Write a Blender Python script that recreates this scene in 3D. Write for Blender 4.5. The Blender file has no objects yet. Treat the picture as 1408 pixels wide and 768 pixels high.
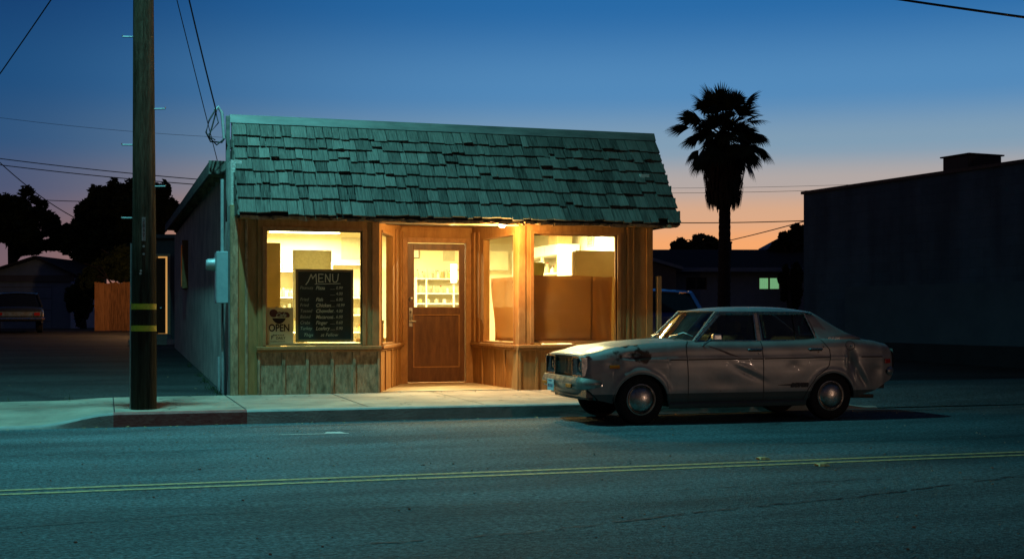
import bpy, bmesh, math, random
import numpy as np
from mathutils import Vector, Matrix
R = math.radians
random.seed(7)
scene = bpy.context.scene
COL = scene.collection
# ------------------------------------------------------------------ frame
# x runs along the shop front (right), y away from the street, z up.  The camera stands at the origin.
FPX, HEYE, HY, YAW = 1760.0, 1.2, 432.0, math.atan(544/1760)
cA, sA = math.cos(YAW), math.sin(YAW)
def W(px, D, py=None):
    """ground position seen at image column px, D metres out; with py also the height"""
    X = (px-704)/FPX*D
    x, y = X*cA+D*sA, -X*sA+D*cA
    return (x, y) if py is None else (x, y, HEYE-(py-HY)/FPX*D)

# ------------------------------------------------------------------ materials
def srgb(r, g, b):
    f = lambda c: (c/255/12.92) if c/255 <= .04045 else ((c/255+.055)/1.055)**2.4
    return (f(r), f(g), f(b))
def mat(name, c1, c2=None, rough=.6, metal=0, scale=6, stretch=(1,1,1), bump=0, bscale=None, detail=6,
        spec=.4, contrast=(.35,.65), rough2=None, coat=0, rand=0):
    m = bpy.data.materials.new(name); m.use_nodes = True
    nt = m.node_tree; N = nt.nodes; L = nt.links; b = N['Principled BSDF']
    b.inputs['Roughness'].default_value = rough; b.inputs['Metallic'].default_value = metal
    b.inputs['Specular IOR Level'].default_value = spec
    b.inputs['Coat Weight'].default_value = coat
    b.inputs['Base Color'].default_value = (*c1, 1)
    m.diffuse_color = (*c1, 1)
    tc = N.new('ShaderNodeTexCoord'); mp = N.new('ShaderNodeMapping'); mp.inputs['Scale'].default_value = stretch
    L.new(tc.outputs['Object'], mp.inputs['Vector'])
    if c2 is not None:
        n = N.new('ShaderNodeTexNoise'); n.inputs['Scale'].default_value = scale; n.inputs['Detail'].default_value = detail
        n.inputs['Roughness'].default_value = .65
        L.new(mp.outputs[0], n.inputs['Vector'])
        r = N.new('ShaderNodeMapRange'); r.inputs[1].default_value = contrast[0]; r.inputs[2].default_value = contrast[1]
        L.new(n.outputs['Fac'], r.inputs[0])
        fac = r.outputs[0]
        if rand:
            a = N.new('ShaderNodeAttribute'); a.attribute_name = 'tone'
            s = N.new('ShaderNodeMath'); s.operation = 'MULTIPLY_ADD'; s.inputs[1].default_value = rand; s.use_clamp = True
            L.new(a.outputs['Fac'], s.inputs[0])
            q = N.new('ShaderNodeMath'); q.operation = 'MULTIPLY'; q.inputs[1].default_value = 1-rand*.6
            L.new(fac, q.inputs[0]); L.new(q.outputs[0], s.inputs[2]); fac = s.outputs[0]
        mx = N.new('ShaderNodeMix'); mx.data_type = 'RGBA'
        mx.inputs[6].default_value = (*c1, 1); mx.inputs[7].default_value = (*c2, 1)
        L.new(fac, mx.inputs[0]); L.new(mx.outputs[2], b.inputs['Base Color'])
        if rough2 is not None:
            rr = N.new('ShaderNodeMapRange'); rr.inputs[3].default_value = rough; rr.inputs[4].default_value = rough2
            L.new(fac, rr.inputs[0]); L.new(rr.outputs[0], b.inputs['Roughness'])
    if bump:
        n2 = N.new('ShaderNodeTexNoise'); n2.inputs['Scale'].default_value = bscale or scale*3; n2.inputs['Detail'].default_value = 8
        L.new(mp.outputs[0], n2.inputs['Vector'])
        bp = N.new('ShaderNodeBump'); bp.inputs['Strength'].default_value = 1; bp.inputs['Distance'].default_value = bump
        L.new(n2.outputs['Fac'], bp.inputs['Height']); L.new(bp.outputs[0], b.inputs['Normal'])
    return m
def emis(name, col, strength):
    m = bpy.data.materials.new(name); m.use_nodes = True
    b = m.node_tree.nodes['Principled BSDF']; b.inputs['Base Color'].default_value = (*col, 1)
    b.inputs['Emission Color'].default_value = (*col, 1); b.inputs['Emission Strength'].default_value = strength
    return m
def glassmat(name, tint=(1,1,1), refl=1.0, rough=.02, dirt=0.0):
    m = bpy.data.materials.new(name); m.use_nodes = True
    nt = m.node_tree; N = nt.nodes; L = nt.links; N.remove(N['Principled BSDF'])
    t = N.new('ShaderNodeBsdfTransparent'); t.inputs[0].default_value = (*tint, 1)
    g = N.new('ShaderNodeBsdfGlossy'); g.inputs['Roughness'].default_value = rough
    fr = N.new('ShaderNodeFresnel'); fr.inputs[0].default_value = 1.45
    mu = N.new('ShaderNodeMath'); mu.operation = 'MULTIPLY'; mu.inputs[1].default_value = refl
    L.new(fr.outputs[0], mu.inputs[0])
    x = N.new('ShaderNodeMixShader'); L.new(mu.outputs[0], x.inputs[0]); L.new(t.outputs[0], x.inputs[1]); L.new(g.outputs[0], x.inputs[2])
    out = x.outputs[0]
    if dirt:
        d = N.new('ShaderNodeBsdfDiffuse'); d.inputs[0].default_value = (.5,.47,.4,1)
        n = N.new('ShaderNodeTexNoise'); n.inputs['Scale'].default_value = 3; n.inputs['Detail'].default_value = 6
        tc = N.new('ShaderNodeTexCoord'); L.new(tc.outputs['Object'], n.inputs['Vector'])
        mr = N.new('ShaderNodeMapRange'); mr.inputs[1].default_value = .4; mr.inputs[2].default_value = .75; mr.inputs[4].default_value = dirt
        L.new(n.outputs['Fac'], mr.inputs[0])
        y = N.new('ShaderNodeMixShader'); L.new(mr.outputs[0], y.inputs[0]); L.new(out, y.inputs[1]); L.new(d.outputs[0], y.inputs[2]); out = y.outputs[0]
    L.new(out, N['Material Output'].inputs[0])
    return m

M = {}
M['siding'] = mat('siding_brown', (.25,.12,.038), (.36,.19,.068), .75, scale=5, stretch=(3,3,.5), bump=.004, bscale=40, spec=.25)
M['weathered'] = mat('weathered_board', (.17,.11,.06), (.42,.30,.18), .85, scale=7, stretch=(2.5,2.5,.9), bump=.006, bscale=30, spec=.2)
M['darkwood'] = mat('dark_weathered_wood', (.06,.055,.045), (.13,.12,.10), .85, scale=5, stretch=(4,.5,4), bump=.004)
M['trim'] = mat('trim_brown', (.24,.11,.034), (.34,.17,.06), .6, scale=8, stretch=(2,2,1), bump=.002, bscale=50)
M['soffit'] = mat('cream_board', (.5,.40,.26), (.6,.5,.34), .7, scale=8, bump=.001)
M['door'] = mat('door_brown', (.075,.028,.011), (.135,.055,.02), .45, scale=5, stretch=(3,3,.6), bump=.0015, bscale=50)
M['shingle'] = mat('wood_shingle', (.008,.008,.007), (.185,.18,.15), .9, scale=9, stretch=(7,.45,.45), bump=.014, bscale=14, spec=.12, contrast=(.3,.8), rand=.5)
M['underlay'] = mat('roof_underlay', (.015,.015,.014), rough=.9)
M['flash'] = mat('metal_flashing', (.085,.09,.08), (.16,.165,.145), .6, .1, scale=4, stretch=(.5,2,2), bump=.002)
M['stucco'] = mat('stucco', (.36,.35,.31), (.60,.58,.50), .9, scale=2.0, bump=.016, bscale=45, spec=.2)
M['stucco_dark'] = mat('stucco_dark', (.085,.15,.20), (.12,.19,.24), .9, scale=1.1, bump=.01, bscale=20, spec=.15)
M['interior'] = mat('interior_cream', (.78,.72,.52), (.84,.78,.58), .8, scale=1.5)
M['floor_in'] = mat('vinyl_floor', (.35,.28,.18), (.42,.34,.22), .5, scale=4)
M['white'] = mat('white_laminate', (.78,.77,.70), (.84,.83,.76), .5, scale=4)
M['cream'] = mat('cream_enamel', (.55,.52,.36), (.62,.58,.42), .5, scale=4)
M['olive'] = mat('olive_cabinet', (.60,.49,.15), (.68,.56,.20), .6, scale=5)
M['sage'] = mat('sage_board', (.38,.42,.30), (.50,.53,.38), .8, scale=25)
M['fridge'] = mat('almond_fridge', (.44,.39,.24), (.52,.47,.30), .4, scale=2)
M['card'] = mat('cardboard', (.33,.19,.08), (.48,.30,.14), .9, scale=2.5, stretch=(1,1,.6), bump=.003, bscale=6)
M['card_box'] = mat('box_cardboard', (.42,.27,.12), (.5,.33,.16), .9, scale=5)
M['chrome'] = mat('chrome', (.62,.62,.60), (.42,.41,.38), .16, 1, scale=12, bump=.0006, bscale=25, rough2=.38)
M['dullchrome'] = mat('dull_chrome', (.5,.48,.44), (.22,.19,.15), .32, .9, scale=9, rough2=.6, bump=.0008)
M['hubchrome'] = mat('hubcap_chrome', (.55,.52,.48), (.25,.2,.16), .22, 1, scale=14, bump=.003, bscale=18, rough2=.42)
M['rubber'] = mat('tyre_rubber', (.012,.012,.012), (.02,.019,.018), .9, scale=20, bump=.001, spec=.12)
M['black'] = mat('black_plastic', (.012,.012,.013), rough=.6)
M['seat'] = mat('tan_vinyl', (.26,.17,.09), (.34,.23,.12), .55, scale=8)
M['amber'] = mat('amber_lens', (.55,.11,.008), rough=.25)
M['red'] = mat('red_lens', (.35,.02,.015), rough=.25)
M['galv'] = mat('galvanised', (.33,.36,.36), (.46,.49,.48), .5, .5, scale=12)
M['bluegrey'] = mat('painted_meter_box', (.28,.36,.38), (.36,.44,.45), .5, .2, scale=8)
M['wire'] = mat('wire_black', (.012,.012,.013), rough=.6)
M['yellow'] = mat('yellow_band', (.62,.52,.03), (.45,.36,.02), .5, scale=30)
M['fence'] = mat('fence_board', (.05,.02,.008), (.36,.17,.07), .85, scale=5, stretch=(5,5,.5), bump=.006, rand=.7)
M['post'] = mat('wood_post', (.24,.16,.08), (.38,.27,.15), .85, scale=10, stretch=(3,3,.5), bump=.003)
M['darkwall'] = mat('night_wall', (.10,.11,.13), (.13,.14,.16), .9, scale=2)
M['bluewall'] = mat('blue_grey_siding', (.16,.25,.38), (.20,.29,.44), .85, scale=3)
M['asphroof'] = mat('asphalt_roof', (.03,.03,.032), (.05,.05,.052), .95, scale=6)
M['bark'] = mat('bark', (.022,.018,.014), (.05,.042,.032), .95, scale=9, bump=.02)
M['leaf'] = mat('leaf_dark', (.018,.032,.012), (.045,.065,.022), .8, scale=1.2, spec=.2)
M['palmleaf'] = mat('palm_leaf', (.02,.035,.015), (.04,.06,.022), .7, scale=2, spec=.2)
M['deadpalm'] = mat('dead_frond', (.045,.034,.02), (.07,.052,.03), .9, scale=2)
M['chalk'] = mat('chalk', (.85,.78,.60), rough=.95)
M['chalkdim'] = mat('chalk_faded', (.55,.51,.38), rough=.95)
M['slate'] = mat('chalkboard', (.016,.02,.018), (.045,.05,.04), .75, scale=3, contrast=(.3,.8))
M['boardframe'] = mat('board_frame_wood', (.32,.17,.06), (.42,.24,.09), .55, scale=10)
M['paper'] = mat('sign_paper', (.44,.41,.31), (.54,.50,.38), .8, scale=5)
M['ink'] = mat('sign_ink', (.025,.012,.008), rough=.8)
M['inkred'] = mat('sign_ink_red', (.10,.018,.012), rough=.8)
M['darkcar'] = mat('dark_blue_paint', (.06,.10,.30), (.07,.12,.36), .3, .2, scale=4, coat=.5)
M['carblack'] = mat('dark_green_paint', (.03,.035,.035), rough=.35, coat=.4)
M['plate'] = mat('licence_plate', (.50,.56,.55), rough=.5)
M['bluink'] = mat('plate_ink', (.04,.07,.16), rough=.5)
M['steel'] = mat('dark_steel', (.06,.055,.05), (.10,.08,.06), .6, .5, scale=10)
M['glass'] = glassmat('window_glass', (.97,.98,.94), .45, .01, .03)
M['glass_side'] = glassmat('side_window_glass', (.97,.98,.94), .10, .01, .02)
M['carglass'] = glassmat('car_glass', (.55,.62,.60), 1.6, .02, .05)
M['darkglass'] = mat('dark_window', (.01,.013,.018), rough=.08, spec=.6)
M['leaddark'] = mat('dark_panel', (.03,.028,.025), rough=.6)

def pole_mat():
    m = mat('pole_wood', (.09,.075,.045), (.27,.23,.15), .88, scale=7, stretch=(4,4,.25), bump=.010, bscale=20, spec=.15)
    # base colour darkens towards the foot of the pole
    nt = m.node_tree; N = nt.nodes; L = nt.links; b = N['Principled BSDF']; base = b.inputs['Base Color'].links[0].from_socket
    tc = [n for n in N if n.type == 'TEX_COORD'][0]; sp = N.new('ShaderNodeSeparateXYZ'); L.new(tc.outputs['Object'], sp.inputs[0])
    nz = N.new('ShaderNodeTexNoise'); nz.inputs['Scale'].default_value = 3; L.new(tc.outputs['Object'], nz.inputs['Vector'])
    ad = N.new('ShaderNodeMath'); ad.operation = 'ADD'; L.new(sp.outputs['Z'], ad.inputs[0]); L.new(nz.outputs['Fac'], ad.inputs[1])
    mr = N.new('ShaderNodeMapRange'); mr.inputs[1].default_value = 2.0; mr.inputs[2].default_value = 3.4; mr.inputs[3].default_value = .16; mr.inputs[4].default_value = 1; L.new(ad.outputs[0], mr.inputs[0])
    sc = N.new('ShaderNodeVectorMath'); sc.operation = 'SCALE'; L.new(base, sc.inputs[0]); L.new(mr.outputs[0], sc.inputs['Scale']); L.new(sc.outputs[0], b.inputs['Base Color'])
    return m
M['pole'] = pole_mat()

def asphalt(name, c1, c2):
    m = mat(name, c1, c2, .82, scale=.55, stretch=(.35,1.3,1), spec=.35, contrast=(.3,.7))
    nt = m.node_tree; N = nt.nodes; L = nt.links; b = N['Principled BSDF']
    tc = [n for n in N if n.type == 'TEX_COORD'][0]
    v = N.new('ShaderNodeTexVoronoi'); v.inputs['Scale'].default_value = 75
    L.new(tc.outputs['Object'], v.inputs['Vector'])
    n = N.new('ShaderNodeTexNoise'); n.inputs['Scale'].default_value = 28; n.inputs['Detail'].default_value = 5
    L.new(tc.outputs['Object'], n.inputs['Vector'])
    # aggregate speckle
    sp = N.new('ShaderNodeMapRange'); sp.inputs[1].default_value = .3; sp.inputs[2].default_value = .7; sp.inputs[3].default_value = .35; sp.inputs[4].default_value = 1.9
    L.new(n.outputs['Fac'], sp.inputs[0])
    vr = N.new('ShaderNodeSeparateColor'); L.new(v.outputs['Color'], vr.inputs[0])
    vm = N.new('ShaderNodeMapRange'); vm.inputs[3].default_value = .6; vm.inputs[4].default_value = 1.5
    L.new(vr.outputs[0], vm.inputs[0])
    mu = N.new('ShaderNodeMath'); mu.operation = 'MULTIPLY'; L.new(sp.outputs[0], mu.inputs[0]); L.new(vm.outputs[0], mu.inputs[1])
    base = b.inputs['Base Color'].links[0].from_socket
    # oil stains and old patches (dark) and tyre-polished lanes running along the street
    sn = N.new('ShaderNodeTexNoise'); sn.inputs['Scale'].default_value = .9; sn.inputs['Detail'].default_value = 7; sn.inputs['Roughness'].default_value = .7
    mp2 = N.new('ShaderNodeMapping'); mp2.inputs['Scale'].default_value = (.45,1.6,1); L.new(tc.outputs['Object'], mp2.inputs[0]); L.new(mp2.outputs[0], sn.inputs['Vector'])
    sr = N.new('ShaderNodeMapRange'); sr.inputs[1].default_value = .36; sr.inputs[2].default_value = .56; sr.inputs[3].default_value = .62; sr.inputs[4].default_value = 1.08
    L.new(sn.outputs['Fac'], sr.inputs[0])
    sx_ = N.new('ShaderNodeSeparateXYZ'); L.new(tc.outputs['Object'], sx_.inputs[0])
    wy = N.new('ShaderNodeMath'); wy.operation = 'MULTIPLY_ADD'; wy.inputs[1].default_value = 3.9; L.new(sx_.outputs['Y'], wy.inputs[0]); L.new(sn.outputs['Fac'], wy.inputs[2])
    wsn = N.new('ShaderNodeMath'); wsn.operation = 'SINE'; L.new(wy.outputs[0], wsn.inputs[0])
    wr = N.new('ShaderNodeMapRange'); wr.inputs[1].default_value = -1; wr.inputs[2].default_value = 1; wr.inputs[3].default_value = .86; wr.inputs[4].default_value = 1.10; L.new(wsn.outputs[0], wr.inputs[0])
    m3_ = N.new('ShaderNodeMath'); m3_.operation = 'MULTIPLY'; L.new(sr.outputs[0], m3_.inputs[0]); L.new(wr.outputs[0], m3_.inputs[1])
    m4_ = N.new('ShaderNodeMath'); m4_.operation = 'MULTIPLY'; L.new(m3_.outputs[0], m4_.inputs[0]); L.new(mu.outputs[0], m4_.inputs[1]); mu = m4_
    sc = N.new('ShaderNodeVectorMath'); sc.operation = 'SCALE'; L.new(base, sc.inputs[0]); L.new(mu.outputs[0], sc.inputs['Scale'])
    L.new(sc.outputs[0], b.inputs['Base Color'])
    ad = N.new('ShaderNodeMath'); ad.operation = 'ADD'; L.new(n.outputs['Fac'], ad.inputs[0]); L.new(v.outputs['Distance'], ad.inputs[1])
    bp = N.new('ShaderNodeBump'); bp.inputs['Distance'].default_value = .010; L.new(ad.outputs[0], bp.inputs['Height']); L.new(bp.outputs[0], b.inputs['Normal'])
    return m
M['road'] = asphalt('road_asphalt', (.036,.062,.068), (.064,.102,.110))
M['lot'] = asphalt('lot_asphalt', (.012,.012,.012), (.042,.041,.038))
M['linepaint'] = mat('yellow_road_paint', (.58,.37,.14), (.12,.10,.07), .7, scale=22, bump=.002, contrast=(.42,.66), detail=9)
M['whitepaint'] = mat('white_road_paint', (.55,.55,.5), (.2,.2,.18), .7, scale=20, contrast=(.4,.8))
M['concrete'] = mat('concrete', (.17,.135,.10), (.35,.285,.21), .85, scale=1.9, bump=.004, bscale=60, contrast=(.3,.66), detail=9)
M['curb'] = mat('curb_concrete', (.20,.20,.18), (.32,.31,.27), .85, scale=3, bump=.004, bscale=40)
M['redcurb'] = mat('red_curb_paint', (.20,.045,.04), (.27,.12,.10), .8, scale=9, bump=.003, contrast=(.35,.8))
M['tar'] = mat('tar_crack', (.012,.012,.012), rough=.7)

# ------------------------------------------------------------------ mesh builder
class MB:
    def __init__(s): s.v = []; s.f = []; s.mi = []; s.tone = []; s.cur = 0; s.t = .5
    def face(s, idx): s.f.append(idx); s.mi.append(s.cur); s.tone.append(s.t)
    def poly(s, pts):
        n = len(s.v); s.v += [tuple(p) for p in pts]; s.face(tuple(range(n, n+len(pts)))); return s
    def hexa(s, p):   # 8 pts: bottom 4 ccw, top 4 ccw
        n = len(s.v); s.v += [tuple(q) for q in p]
        for q in ((3,2,1,0),(4,5,6,7),(0,1,5,4),(1,2,6,5),(2,3,7,6),(3,0,4,7)): s.face(tuple(n+i for i in q))
        return s
    def box(s, x0, x1, y0, y1, z0, z1):
        return s.hexa([(x0,y0,z0),(x1,y0,z0),(x1,y1,z0),(x0,y1,z0),(x0,y0,z1),(x1,y0,z1),(x1,y1,z1),(x0,y1,z1)])
    def wbox(s, a, b, z0, z1, t0, t1):
        """upright slab along the ground line a-b, from offset t0 to t1 measured to the right of a->b"""
        d = Vector((b[0]-a[0], b[1]-a[1])); d.normalize(); n = Vector((d.y, -d.x))
        q = [Vector(a)+n*t1, Vector(b)+n*t1, Vector(b)+n*t0, Vector(a)+n*t0]
        if (q[1]-q[0]).cross(q[2]-q[1]) < 0: q.reverse()
        return s.hexa([(p.x,p.y,z0) for p in q]+[(p.x,p.y,z1) for p in q])
    def prism(s, pts, axis, a, b):
        """polygon pts (2D) extruded along axis from a to b"""
        def P(p, t):
            return {'x':(t,p[0],p[1]),'y':(p[0],t,p[1]),'z':(p[0],p[1],t)}[axis]
        n = len(s.v); k = len(pts)
        s.v += [P(p,a) for p in pts]+[P(p,b) for p in pts]
        s.face(tuple(n+i for i in range(k))); s.face(tuple(n+k+i for i in reversed(range(k))))
        for i in range(k):
            j = (i+1) % k; s.face((n+i, n+k+i, n+k+j, n+j))
        return s
    def tube(s, path, r, seg=8, caps=True):
        P = [Vector(p) for p in path]; n0 = len(s.v); k = len(P)
        rr = r if isinstance(r, (list,tuple)) else [r]*k
        for i, p in enumerate(P):
            t = (P[min(i+1,k-1)]-P[max(i-1,0)]).normalized()
            up = Vector((0,0,1)) if abs(t.z) < .95 else Vector((1,0,0))
            a = t.cross(up).normalized(); b = a.cross(t).normalized()
            for j in range(seg):
                th = 2*math.pi*j/seg; s.v.append(tuple(p+(a*math.cos(th)+b*math.sin(th))*rr[i]))
        for i in range(k-1):
            for j in range(seg):
                j2 = (j+1) % seg; s.face((n0+i*seg+j, n0+i*seg+j2, n0+(i+1)*seg+j2, n0+(i+1)*seg+j))
        if caps:
            s.face(tuple(n0+j for j in reversed(range(seg)))); s.face(tuple(n0+(k-1)*seg+j for j in range(seg)))
        return s
    def lathe(s, prof, c, axis='z', seg=32, flip=1):
        """prof: list of (r, h) revolved about axis through c"""
        n0 = len(s.v); k = len(prof)
        for r, h in prof:
            for j in range(seg):
                th = 2*math.pi*j/seg; a, b = r*math.cos(th), r*math.sin(th)
                if axis == 'z': s.v.append((c[0]+a, c[1]+b, c[2]+h))
                elif axis == 'y': s.v.append((c[0]+a, c[1]+h, c[2]-b*1))
                else: s.v.append((c[0]+h, c[1]+a, c[2]+b))
        for i in range(k-1):
            for j in range(seg):
                j2 = (j+1) % seg; q = (n0+i*seg+j, n0+i*seg+j2, n0+(i+1)*seg+j2, n0+(i+1)*seg+j)
                s.face(q)
        for i, rev in ((0,True),(k-1,False)):
            if prof[i][0] > 1e-5:
                q = [n0+i*seg+j for j in range(seg)]; s.face(tuple(reversed(q)) if rev else tuple(q))
        return s
    def grid(s, rows):
        n0 = len(s.v); h = len(rows); w = len(rows[0])
        for r in rows: s.v += [tuple(p) for p in r]
        for i in range(h-1):
            for j in range(w-1): s.face((n0+i*w+j, n0+i*w+j+1, n0+(i+1)*w+j+1, n0+(i+1)*w+j))
        return s
    def build(s, name, mats, parent=None, smooth=False, bevel=0, solid=0, loc=None, fix=True):
        me = bpy.data.meshes.new(name); me.from_pydata(s.v, [], s.f)
        mats = mats if isinstance(mats, (list,tuple)) else [mats]
        for m in mats: me.materials.append(M[m] if isinstance(m, str) else m)
        me.polygons.foreach_set('material_index', s.mi)
        a = me.attributes.new('tone', 'FLOAT', 'FACE'); a.data.foreach_set('value', s.tone)
        if fix:
            bm = bmesh.new(); bm.from_mesh(me); bmesh.ops.recalc_face_normals(bm, faces=bm.faces); bm.to_mesh(me); bm.free()
        if smooth: me.shade_smooth(); me.set_sharp_from_angle(angle=R(38))
        me.update()
        o = bpy.data.objects.new(name, me); COL.objects.link(o)
        if parent is not None: o.parent = parent
        if loc is not None: o.location = loc
        if solid:
            md = o.modifiers.new('Solidify', 'SOLIDIFY'); md.thickness = solid; md.offset = -1
        if bevel:
            md = o.modifiers.new('Bevel', 'BEVEL'); md.width = bevel; md.segments = 2; md.limit_method = 'ANGLE'; md.angle_limit = R(40)
        return o
def tag(o, label=None, cat=None, group=None, kind=None):
    if label: o['label'] = label
    if cat: o['category'] = cat
    if group: o['group'] = group
    if kind: o['kind'] = kind
    return o
def thing(name, label, cat, loc=(0,0,0), group=None, rz=0):
    o = bpy.data.objects.new(name, None); COL.objects.link(o); o.location = loc; o.rotation_euler.z = rz
    o.empty_display_size = .3
    return tag(o, label, cat, group)
def copy_tree(o, parent=None):
    c = o.copy(); COL.objects.link(c); c.parent = parent
    for ch in list(o.children): copy_tree(ch, c)
    return c
def text(name, s, size, m, parent, loc, rot=(R(90),0,0), align='LEFT', shear=0, ext=.0012, bold=0, sx=1):
    cu = bpy.data.curves.new(name, 'FONT'); cu.body = s; cu.size = size; cu.align_x = align; cu.shear = shear; cu.extrude = ext; cu.offset = bold
    o = bpy.data.objects.new(name, cu); COL.objects.link(o)
    dg = bpy.context.evaluated_depsgraph_get(); me = bpy.data.meshes.new_from_object(o.evaluated_get(dg))
    bpy.data.objects.remove(o); bpy.data.curves.remove(cu)
    me.materials.clear(); me.materials.append(M[m])
    ob = bpy.data.objects.new(name, me); COL.objects.link(ob); ob.parent = parent; ob.location = loc; ob.rotation_euler = rot; ob.scale.x = sx
    return ob

# ------------------------------------------------------------------ camera
cd = bpy.data.cameras.new('Camera'); cam = bpy.data.objects.new('Camera', cd); COL.objects.link(cam)
cam.location = (0,0,HEYE); cam.rotation_euler = (R(90),0,-YAW)
cd.sensor_width = 36; cd.lens = 36*FPX/1408; cd.shift_y = (HY-384)/1408; cd.clip_end = 3000; cd.clip_start = .1
scene.camera = cam

# ------------------------------------------------------------------ world: dusk sky, glow low on the right
w = bpy.data.worlds.new('World'); scene.world = w; w.use_nodes = True
nt = w.node_tree; N = nt.nodes; L = nt.links
bg = N['Background']
tc = N.new('ShaderNodeTexCoord'); sep = N.new('ShaderNodeSeparateXYZ'); L.new(tc.outputs['Generated'], sep.inputs[0])
asn = N.new('ShaderNodeMath'); asn.operation = 'ARCSINE'; L.new(sep.outputs['Z'], asn.inputs[0])
deg = N.new('ShaderNodeMath'); deg.operation = 'MULTIPLY'; deg.inputs[1].default_value = 180/math.pi/90; L.new(asn.outputs[0], deg.inputs[0])
def ramp(stops):
    r = N.new('ShaderNodeValToRGB'); cr = r.color_ramp; cr.interpolation = 'EASE'
    while len(cr.elements) > 1: cr.elements.remove(cr.elements[-1])
    for i, (e, c) in enumerate(stops):
        el = cr.elements[0] if i == 0 else cr.elements.new(e/90)
        el.position = e/90; el.color = (*srgb(*c), 1)
    L.new(deg.outputs[0], r.inputs[0]); return r
warm = ramp([(0,(255,158,84)), (3.0,(244,166,108)), (4.4,(214,166,134)), (5.8,(174,164,162)), (7.4,(124,154,178)), (9.8,(76,134,184)), (13.8,(28,102,164)), (20,(6,48,96)), (38,(4,24,50)), (90,(3,14,30))])
cool = ramp([(0,(124,96,100)), (3.5,(104,88,104)), (5.5,(66,80,114)), (7.5,(34,78,122)), (10,(12,72,122)), (13.8,(0,58,110)), (20,(0,30,66)), (38,(2,18,40)), (90,(3,14,30))])
back = ramp([(0,(62,44,36)), (9,(60,46,44)), (20,(32,36,50)), (40,(14,28,50)), (90,(3,14,30))])
# azimuth measured from the glow direction
ga = YAW-R(-12)*1.0            # a little right of the picture's middle
gdir = (math.sin(YAW+R(15)), math.cos(YAW+R(15)), 0)
dot = N.new('ShaderNodeVectorMath'); dot.operation = 'DOT_PRODUCT'; dot.inputs[1].default_value = gdir
flat = N.new('ShaderNodeCombineXYZ'); L.new(sep.outputs['X'], flat.inputs[0]); L.new(sep.outputs['Y'], flat.inputs[1])
nrm = N.new('ShaderNodeVectorMath'); nrm.operation = 'NORMALIZE'; L.new(flat.outputs[0], nrm.inputs[0]); L.new(nrm.outputs[0], dot.inputs[0])
g1 = N.new('ShaderNodeMapRange'); g1.interpolation_type = 'SMOOTHSTEP'; g1.inputs[1].default_value = math.cos(R(38)); g1.inputs[2].default_value = math.cos(R(4))
L.new(dot.outputs['Value'], g1.inputs[0])
g2 = N.new('ShaderNodeMapRange'); g2.interpolation_type = 'SMOOTHSTEP'; g2.inputs[1].default_value = -.35; g2.inputs[2].default_value = .6
L.new(dot.outputs['Value'], g2.inputs[0])
mxa = N.new('ShaderNodeMix'); mxa.data_type = 'RGBA'; L.new(g1.outputs[0], mxa.inputs[0]); L.new(cool.outputs[0], mxa.inputs[6]); L.new(warm.outputs[0], mxa.inputs[7])
mxb = N.new('ShaderNodeMix'); mxb.data_type = 'RGBA'; L.new(g2.outputs[0], mxb.inputs[0]); L.new(back.outputs[0], mxb.inputs[6]); L.new(mxa.outputs[2], mxb.inputs[7])
sky = N.new('ShaderNodeTexSky'); sky.sky_type = 'NISHITA'; sky.sun_disc = False; sky.sun_elevation = R(-3); sky.sun_rotation = YAW+R(15)
add = N.new('ShaderNodeMix'); add.data_type = 'RGBA'; add.blend_type = 'ADD'; add.inputs[0].default_value = .05
L.new(mxb.outputs[2], add.inputs[6]); L.new(sky.outputs[0], add.inputs[7])
L.new(add.outputs[2], bg.inputs[0]); bg.inputs[1].default_value = 1.0
sl = bpy.data.lights.new('Sun', 'SUN'); sl.energy = .02; sl.angle = R(12); sl.color = (1,.6,.35)
so = bpy.data.objects.new('Sun', sl); COL.objects.link(so)
so.rotation_euler = Vector((gdir[0], gdir[1], .05)).to_track_quat('Z','Y').to_euler()
vs = scene.view_settings; vs.view_transform = 'Standard'; vs.look = 'None'; vs.exposure = 0; vs.gamma = 1; vs.use_curve_mapping = False
cy = scene.cycles; cy.use_denoising = True; cy.max_bounces = 7; cy.diffuse_bounces = 4; cy.glossy_bounces = 3; cy.transparent_max_bounces = 12
cy.sample_clamp_indirect = 3; cy.caustics_reflective = False; cy.caustics_refractive = False; cy.blur_glossy = .5
try: cy.denoiser = 'OPENIMAGEDENOISE'
except Exception: pass

def lamp(name, kind, loc, energy, col, size=.1, parent=None, rot=None, **k):
    l = bpy.data.lights.new(name, kind); l.energy = energy; l.color = col
    if kind == 'AREA':
        l.shape = 'RECTANGLE'; l.size = size; l.size_y = k.pop('size_y', size)
    else: l.shadow_soft_size = size
    for a, b in k.items(): setattr(l, a, b)
    o = bpy.data.objects.new(name, l); COL.objects.link(o); o.location = loc
    if rot: o.rotation_euler = rot
    if parent is not None: o.parent = parent
    return o

# ================================================================== GROUND
CV = 14.25     # road side of the kerb
SB = 17.0      # back of the sidewalk
def gz(x, y):
    if y < CV-.05: return -.03
    if y < SB: return -.03+(y-CV+.05)/(SB-CV+.05)*.12
    return .09+min(1, (y-SB)/33)*.5
ys = [-400,-60,-10,0,5,10,13,14.2,14.6,15.2,16,17,18.5,20,24,30,36,42,50,60,90,200,1200]
xs = [-900,-200,-80,-40,-25,-18,-12,-8,-5,-2,0,3,6,8.5,10,12,15,20,30,50,100,300,900]
g = MB().grid([[(x,y,gz(x,y)) for x in xs] for y in ys]).build('ground', 'lot'); g['kind'] = 'structure'
rd = MB().poly([(-300,-4.2,0),(300,-4.2,0),(300,CV,0),(-300,CV,0)])
rd.build('road', 'road')['kind'] = 'structure'
YV = 9.25
lm = MB()
for o in (-.105,.105): lm.poly([(-120,YV+o-.04,.004),(120,YV+o-.04,.004),(120,YV+o+.04,.004),(-120,YV+o+.04,.004)])
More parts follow.
